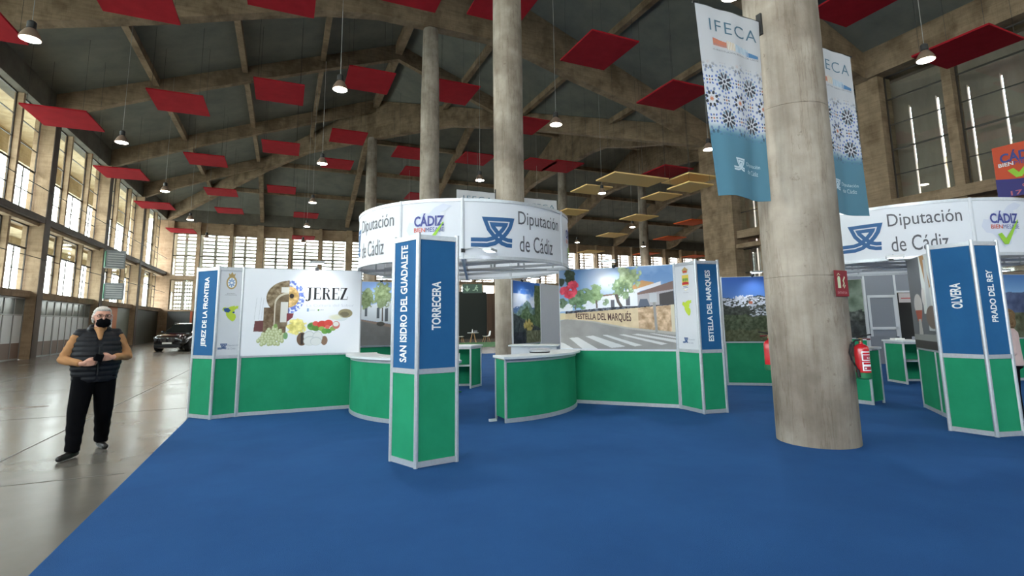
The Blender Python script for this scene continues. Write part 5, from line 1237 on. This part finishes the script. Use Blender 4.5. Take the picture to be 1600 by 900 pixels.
def warp(co):
    co = np.array(co, float); one = co.ndim == 1
    if one: co = co[None]
    k = np.clip((co[:, 2] - 1.49) / .10, 0, 1); k = k * k * (3 - 2 * k) * .13; c = np.array([.012, .03, 1.53])
    co = (co + (co - c) * k[:, None]) * .98
    return co[0] if one else co
M_SKIN = mat('skin', (206, 156, 134), .55, c2=(196, 142, 122), scale=12)
M_VEST = mat('black quilted nylon', (20, 23, 30), .6, c2=(14, 16, 22), scale=3, spec=.3)
M_TROU = mat('black trousers', (9, 9, 12), .95, spec=.1)
M_SHIRT = mat('tan shirt', (182, 134, 90), .9, c2=(164, 116, 74), scale=5)
M_HAIRW = mat('grey white hair', (206, 200, 192), .8, c2=(176, 170, 162), scale=60)
man = thing('person', 'grey-haired man in black quilted vest, tan shirt, glasses and black mask, walking on the concrete', 'person', (-2.18, 8.1, 0.0))
heading = math.atan2(2.18, -8.1) + math.pi / 2 - math.radians(-10)   # local -Y turned towards the camera
XF = Matrix.Translation((-2.12, 8.1, 0.004)) @ Matrix.Rotation(math.radians(15) + math.radians(6), 4, 'Z')
hipL, hipR = (.10, .0, .93), (-.10, .0, .93); kL, kR = (.125, .04, .50), (-.15, -.10, .50); aL, aR = (.15, .22, .09), (-.17, -.22, .09)
shL, shR = (.205, .03, 1.42), (-.205, .03, 1.42); eL, eR = (.325, .03, 1.165), (-.325, .03, 1.15); wL, wR = (.135, -.235, 1.165), (-.165, -.225, 1.10)
def hand(w, tip, side):
    """palm, four unequal bent fingers and a thumb from the palm side; w: wrist, tip: finger direction point"""
    w = Vector(w); d = (Vector(tip) - w).normalized(); up = Vector((0, 0, 1)); s = up
    k = w + d * .085; P = [('c', tuple(w), .026, tuple(w + d * .03), .028)]
    for i, o in enumerate((-.030, -.010, .010, .029)):
        P.append(('c', tuple(w + d * .03 + s * o * .7), .016, tuple(k + s * o), .0125))
        L = (.058, .072, .076, .068)[i]; bend = d.cross(s) * side
        m_ = k + s * o + d * L * .5 + bend * .012; e_ = m_ + d * L * .3 + bend * .03
        P.append(('c', tuple(k + s * o), .0105, tuple(m_), .0095)); P.append(('c', tuple(m_), .0095, tuple(e_), .008))
    th0 = w + d * .035 + s * .026; th1 = th0 + d * .035 + s * .028 + d.cross(s) * side * .015; P += [('c', tuple(th0), .015, tuple(th1), .0115), ('c', tuple(th1), .0115, tuple(th1 + d * .032 + s * .004), .009)]
    return P
def lxf(b): b.v = [tuple(XF @ Vector(warp(np.array(p)))) for p in b.v]; return b
hd = (.02, -.015, 1.655)
head = [('e', (hd[0], hd[1] + .015, hd[2] + .01), (.078, .097, .105)), ('e', (hd[0], hd[1] - .025, hd[2] - .055), (.062, .068, .062)), ('e', (hd[0], hd[1] - .095, hd[2] - .012), (.014, .022, .026)), ('c', (hd[0], hd[1] - .08, hd[2] + .03), .014, (hd[0], hd[1] - .098, hd[2] - .01), .013),
        ('e', (hd[0] - .082, hd[1] + .02, hd[2] - .005), (.012, .02, .032)), ('e', (hd[0] + .082, hd[1] + .02, hd[2] - .005), (.012, .02, .032)), ('e', (hd[0] - .03, hd[1] - .075, hd[2] + .035), (.026, .018, .012)), ('e', (hd[0] + .03, hd[1] - .075, hd[2] + .035), (.026, .018, .012)), ('e', (hd[0], hd[1] - .078, hd[2] - .058), (.03, .014, .010)), ('e', (hd[0], hd[1] - .07, hd[2] - .098), (.026, .022, .02)),
        ('c', (hd[0], hd[1] + .03, hd[2] - .06), .062, (.005, .03, 1.44), .068)]
body = head + [('x', [((0, .03, 1.48), .10, .07), ((0, .03, 1.40), .19, .10), ((0, .02, 1.2), .19, .125), ((0, 0, 1.0), .19, .13), ((0, 0, .9), .17, .11)]),
   ('c', shL, .06, eL, .045), ('c', eL, .043, wL, .028), ('c', shR, .06, eR, .045), ('c', eR, .043, wR, .028), ('c', hipL, .085, kL, .055), ('c', kL, .055, aL, .038), ('c', hipR, .085, kR, .055), ('c', kR, .055, aR, .038)]
body += hand(wL, (-.02, -.30, 1.16), 1) + hand(wR, (.03, -.285, 1.12), -1)
blob('body', body, .0065, M_SKIN, man, XF, 3)
blob('trousers', [('x', [((0, .005, 1.04), .225, .155), ((0, .005, .95), .225, .16), ((0, .01, .86), .21, .15)]), ('c', hipL, .128, kL, .102), ('c', kL, .098, (aL[0], aL[1], .13), .078), ('c', hipR, .128, kR, .102), ('c', kR, .098, (aR[0], aR[1], .13), .078), ('e', (aL[0], aL[1], .10), (.078, .085, .05)), ('e', (aR[0], aR[1], .10), (.078, .085, .05))], .012, M_TROU, man, XF, 5,
     disp=lambda co: .004 * np.sin(co[:, 2] * 55 + co[:, 0] * 18) * np.clip((.55 - co[:, 2]) * 4, 0, 1))
cL, cR = tuple(Vector(eL).lerp(Vector(wL), .86)), tuple(Vector(eR).lerp(Vector(wR), .86))
blob('shirt', [('c', shL, .07, eL, .058), ('c', eL, .058, cL, .042), ('c', shR, .07, eR, .058), ('c', eR, .058, cR, .042), ('c', (-.18, .03, 1.42), .07, (.18, .03, 1.42), .07), ('x', [((.004, .012, 1.54), .078, .07), ((.004, .012, 1.46), .10, .09)])], .010, M_SHIRT, man, XF, 4,
     disp=lambda co: .003 * np.sin(co[:, 2] * 70 + co[:, 0] * 60))
vest = [('x', [((0, .01, .86), .225, .165), ((0, .012, .96), .24, .178), ((0, .0, 1.10), .265, .195), ((0, -.005, 1.20), .262, .19), ((0, .01, 1.33), .248, .165), ((0, .02, 1.42), .235, .14), ((0, .03, 1.50), .15, .10)]), ('c', (-.185, .03, 1.45), .072, (.185, .03, 1.45), .072),
        ('c', (-.07, .035, 1.52), .045, (-.075, -.03, 1.50), .04), ('c', (.075, .035, 1.52), .045, (.08, -.03, 1.50), .04), ('c', (-.06, .06, 1.53), .045, (.06, .06, 1.53), .045)]
blob('vest', vest, .010, M_VEST, man, XF, 3, disp=lambda co: .010 * np.abs(np.sin(co[:, 2] * math.pi / .062)) * (np.abs(co[:, 0]) > .015) - .006)
blob('shirt_front', [('c', (.0, -.075, 1.50), .045, (.004, -.135, 1.40), .022), ('c', (-.04, -.05, 1.525), .022, (.0, -.11, 1.475), .02), ('c', (.05, -.05, 1.525), .022, (.01, -.11, 1.475), .02)], .007, M_SHIRT, man, XF, 2)
zp = MB().box(-.006, .006, -.205, -.185, 0.95, 1.30); lxf(zp).obj('zip', M_DARKMET, man)
blob('hair', [('e', (hd[0], hd[1] + .045, hd[2] + .045), (.086, .088, .082)), ('e', (hd[0], hd[1] + .015, hd[2] + .080), (.07, .085, .04)), ('e', (hd[0] - .075, hd[1] + .045, hd[2] - .01), (.022, .05, .06)), ('e', (hd[0] + .075, hd[1] + .045, hd[2] - .01), (.022, .05, .06)), ('e', (hd[0], hd[1] + .09, hd[2] - .02), (.07, .03, .07))], .007, M_HAIRW, man, XF, 2,
     disp=lambda co: .003 * np.sin(co[:, 0] * 300 + co[:, 2] * 180))
blob('face_mask', [('e', (hd[0] + .004, hd[1] - .078, hd[2] - .062), (.064, .036, .054)), ('x', [((hd[0] + .004, hd[1] - .06, hd[2] - .11), .05, .045), ((hd[0] + .004, hd[1] - .06, hd[2] - .03), .066, .05)]), ('e', (hd[0] + .004, hd[1] - .06, hd[2] - .075), (.072, .045, .044))], .006, M_TROU, man, XF, 3)
gl = MB()
for s_ in (-1, 1):
    cx = hd[0] + s_ * .034; pts = [(cx + .027 * math.cos(k * .6283), hd[1] - .108, hd[2] + .012 + .019 * math.sin(k * .6283)) for k in range(11)]; gl.path(pts, .0022, 5)
    gl.path([(cx + s_ * .027, hd[1] - .108, hd[2] + .018), (hd[0] + s_ * .084, hd[1] + .02, hd[2] + .012)], .002, 5)
gl.path([(hd[0] - .008, hd[1] - .112, hd[2] + .016), (hd[0] + .008, hd[1] - .112, hd[2] + .016)], .002, 5)
lxf(gl).obj('glasses', mat('dark spectacle frame', (70, 60, 56), .4), man)
ey = MB()
for s_ in (-1, 1): ey.ell((hd[0] + s_ * .033, hd[1] - .083, hd[2] + .012), (.012, .010, .008), 10, 6)
lxf(ey).obj('eyes', mat('dark eye', (60, 46, 40), .3), man)
for a, sx in ((aL, .3), (aR, -2.0)):
    d = Vector((sx * .4, -1, 0)).normalized(); c = Vector((a[0], a[1], 0))
    blob('shoe', [('c', tuple(c + Vector((0, 0, .045)) - d * .05), .042, tuple(c + d * .06 + Vector((0, 0, .042))), .044), ('c', tuple(c + d * .06 + Vector((0, 0, .04))), .042, tuple(c + d * .20 + Vector((0, 0, .034))), .036), ('c', tuple(c + Vector((0, .01, .08))), .045, tuple(c + Vector((0, 0, .05))), .045)], .008, mat('black shoe leather', (26, 24, 24), .35), man, XF, 3)
ph = MB().box(-.055, .03, -.315, -.295, 1.10, 1.185); ph.v = [tuple(XF @ (Matrix.Rotation(.25, 3, 'Y') @ (Vector(p) - Vector((0, 0, 1.14))) + Vector((0, 0, 1.14)))) for p in ph.v]
tag(ph.obj('pouch', M_TROU, bevel=.006), 'small black pouch held in both hands by the man', 'pouch')

# second visitor, mostly outside the frame at the right edge
wom = thing('person', 'person with brown hair and pale pink top, half hidden behind the OLVERA tower', 'person', (9.72, 4.05, 0))
X2 = Matrix.Translation((9.72, 4.05, .006)) @ Matrix.Rotation(math.radians(-150), 4, 'Z')
h2 = (0, 0, 1.49)
blob('body', [('e', (h2[0], h2[1] + .01, h2[2] + .01), (.074, .09, .10)), ('e', (0, -.03, h2[2] - .05), (.056, .06, .06)), ('e', (0, -.09, h2[2] - .012), (.012, .02, .022)), ('c', (0, .03, h2[2] - .06), .05, (0, .03, 1.30), .055), ('x', [((0, .03, 1.32), .08, .06), ((0, .03, 1.25), .16, .085), ((0, .01, 1.05), .14, .1), ((0, .01, .85), .16, .11)]),
   ('c', (.18, .02, 1.26), .045, (.24, .02, 1.0), .036), ('c', (.24, .02, 1.0), .034, (.2, -.12, .80), .024), ('c', (-.18, .02, 1.26), .045, (-.24, .02, 1.0), .036), ('c', (-.24, .02, 1.0), .034, (-.2, -.12, .80), .024), ('c', (.09, 0, .82), .075, (.09, 0, .45), .05), ('c', (.09, 0, .45), .048, (.09, .02, .08), .034), ('c', (-.09, 0, .82), .075, (-.09, 0, .45), .05), ('c', (-.09, 0, .45), .048, (-.09, .02, .08), .034)] + hand((.2, -.12, .80), (.19, -.16, .68), 1) + hand((-.2, -.12, .80), (-.19, -.16, .68), -1), .008, M_SKIN, wom, X2, 3)
blob('pink_top', [('x', [((0, .03, 1.33), .085, .07), ((0, .03, 1.27), .19, .11), ((0, .01, 1.05), .18, .135), ((0, .01, .88), .205, .145), ((0, .01, .80), .21, .15)]), ('c', (.18, .02, 1.26), .062, (.245, .02, 1.0), .055), ('c', (.245, .02, 1.0), .053, (.205, -.10, .84), .04), ('c', (-.18, .02, 1.26), .062, (-.245, .02, 1.0), .055), ('c', (-.245, .02, 1.0), .053, (-.205, -.10, .84), .04)], .011, mat('pale pink knit', (214, 186, 180), .9), wom, X2, 4)
blob('trousers', [('x', [((0, .01, .86), .185, .13), ((0, .01, .76), .19, .135)]), ('c', (.09, 0, .80), .098, (.09, 0, .45), .072), ('c', (.09, 0, .45), .07, (.09, .02, .10), .055), ('c', (-.09, 0, .80), .098, (-.09, 0, .45), .072), ('c', (-.09, 0, .45), .07, (-.09, .02, .10), .055)], .012, M_TROU, wom, X2, 4)
blob('hair', [('e', (0, .035, h2[2] + .03), (.095, .10, .10)), ('e', (0, .07, h2[2] - .07), (.10, .06, .10)), ('e', (.085, .02, h2[2] - .08), (.03, .05, .09)), ('e', (-.085, .02, h2[2] - .08), (.03, .05, .09))], .008, mat('brown hair', (134, 104, 66), .8, c2=(88, 66, 42), scale=30, stretch=(6, 6, 1)), wom, X2, 2, disp=lambda co: .006 * np.sin(co[:, 0] * 160 + co[:, 1] * 120))
for sx in (.09, -.09): blob('shoe', [('c', (sx, .02, .04), .036, (sx, -.13, .032), .032)], .009, MATS['black shoe leather'], wom, X2, 3)

# ================================================================== CAR
car = thing('car', 'black SUV parked far back at left beyond the JEREZ tower', 'car', (-6.3, 38.4, 0))
XC = Matrix.Translation((-5.55, 38.4, 0)) @ Matrix.Rotation(math.radians(-16), 4, 'Z')   # local -Y is the nose
def cxf(b): b.v = [tuple(XC @ Vector(p)) for p in b.v]; return b
M_CARB = mat('black car paint', (14, 18, 24), .12, coat=1.0, spec=.8); M_CARG = mat('dark car glass', (22, 26, 28), .05, spec=1.0); M_TYRE = mat('tyre rubber', (20, 20, 20), .85); M_CHR = mat('chrome', (210, 210, 214), .15, 1.0)
# lower body loft along y: (y, half width, z bottom, z shoulder, z top of hood)
st = [(-2.30, .62, .42, .62, .80), (-2.24, .80, .30, .70, .93), (-2.0, .90, .24, .80, 1.0), (-1.5, .94, .24, .90, 1.05), (-1.0, .945, .26, .95, 1.10), (-.2, .945, .26, .98, 1.12), (.8, .945, .26, 1.0, 1.13), (1.7, .93, .26, 1.02, 1.12), (2.1, .90, .3, 1.0, 1.1), (2.3, .78, .45, .9, 1.02)]
vs = []; prof = lambda w, a, b, c: [(-w * .9, a), (-w, (a + b) / 2), (-w, b), (-w * .9, c - .03), (-w * .5, c), (w * .5, c), (w * .9, c - .03), (w, b), (w, (a + b) / 2), (w * .9, a)]
for y, w, a, b_, c in st: vs += [(x, y, z) for x, z in prof(w, a, b_, c)]
n = 10; fs = [(j * n + i, (j + 1) * n + i, (j + 1) * n + (i + 1) % n, j * n + (i + 1) % n) for j in range(len(st) - 1) for i in range(n)] + [tuple(range(n)), tuple((len(st) - 1) * n + i for i in range(n))[::-1]]
o = cxf(MB().add(vs, fs)).obj('body_shell', M_CARB, car, smooth=True); sd = o.modifiers.new('s', 'SUBSURF'); sd.levels = 1; sd.render_levels = 2
st2 = [(-1.15, .80, .80, 1.08, 1.10), (-.35, .84, .66, 1.08, 1.60), (.1, .85, .66, 1.08, 1.68), (1.2, .85, .64, 1.08, 1.66), (1.9, .80, .58, 1.08, 1.56), (2.2, .76, .6, 1.06, 1.15)]
vs = []
for y, w, wt, a, b_ in st2: vs += [(-w, y, a), (-wt, y, b_ - .03), (-wt * .8, y, b_), (wt * .8, y, b_), (wt, y, b_ - .03), (w, y, a)]
n = 6; fs = [(j * n + i, (j + 1) * n + i, (j + 1) * n + i + 1, j * n + i + 1) for j in range(len(st2) - 1) for i in range(n - 1)] + [tuple(range(n)), tuple((len(st2) - 1) * n + i for i in range(n))[::-1]]
cxf(MB().add(vs, fs)).obj('cabin', M_CARB, car, smooth='auto')
cxf(MB().add([(-.76, -1.12, 1.12), (.76, -1.12, 1.12), (.60, -.38, 1.60), (-.60, -.38, 1.60)], [(0, 1, 2, 3)])).obj('windscreen', M_CARG, car)
for s_ in (-1, 1):
    for y0, y1 in ((-.75, .25), (.32, 1.15), (1.22, 1.8)):
        f = lambda y, top: (s_ * ((.86 if not top else .675)), y, 1.13 if not top else 1.58)
        ya = y0 + (.35 if y0 < -.5 else 0)
        cxf(MB().add([f(y0, 0), f(y1, 0), f(y1 - (.12 if y1 > 1.5 else 0), 1), f(ya, 1)], [(0, 1, 2, 3)])).obj('side_window', M_CARG, car)
    cxf(MB().path([(s_ * .62, -.3, 1.69), (s_ * .62, 1.7, 1.66)], .02, 6)).obj('roof_rail', M_CHR, car)
    cxf(MB().ell((s_ * 1.05, -.75, 1.15), (.11, .07, .08), 10, 6)).obj('mirror', M_CARB, car, smooth=True)
    cxf(MB().add([(s_ * .50, -2.27, .74), (s_ * .86, -2.08, .76), (s_ * .88, -2.02, .88), (s_ * .52, -2.25, .86)], [(0, 1, 2, 3)])).obj('headlight', mat('clear headlamp', (200, 206, 210), .1, .5), car)
    gr = MB()
    for k in range(5): x = s_ * (.09 + k * .065); gr.box(x - .008, x + .008, -2.345, -2.29, .60, .80)
    cxf(gr).obj('grille_bars', M_CHR, car)
    cxf(MB().box(s_ * .22 - .17, s_ * .22 + .17, -2.33, -2.26, .58, .82)).obj('grille', M_BLACK, car, bevel=.03)
    for y in (-1.45, 1.42):
        w_ = thing_ = cxf(MB().tube((s_ * .72, y, .36), (s_ * .96, y, .36), .36, 28)).obj('wheel', M_TYRE, car, smooth='auto')
        rm = MB().tube((s_ * .955, y, .36), (s_ * .97, y, .36), .24, 24)
        for k in range(5):
            a = k * 2 * math.pi / 5; rm.tube((s_ * .975, y, .36), (s_ * .97, y + .22 * math.cos(a), .36 + .22 * math.sin(a)), .03, 5)
        cxf(rm).obj('rim', mat('alloy rim', (90, 92, 96), .3, .9), w_)
cxf(MB().box(-.26, .26, -2.345, -2.30, .46, .57)).obj('number_plate', mat('white number plate', (226, 226, 220), .5), car)
cxf(MB().box(-.7, .7, -2.30, -2.1, .25, .42)).obj('lower_intake', M_BLACK, car, bevel=.03)
cxf(MB().box(-.5, .5, -2.32, -2.2, .22, .26)).obj('skid_trim', M_CHR, car)

for o in COL.objects:
    if o.name.split('.')[0] in ('hanging_wires', 'saw_joint', 'floor_stain', 'grille_bars', 'zip'): o['kind'] = 'stuff'
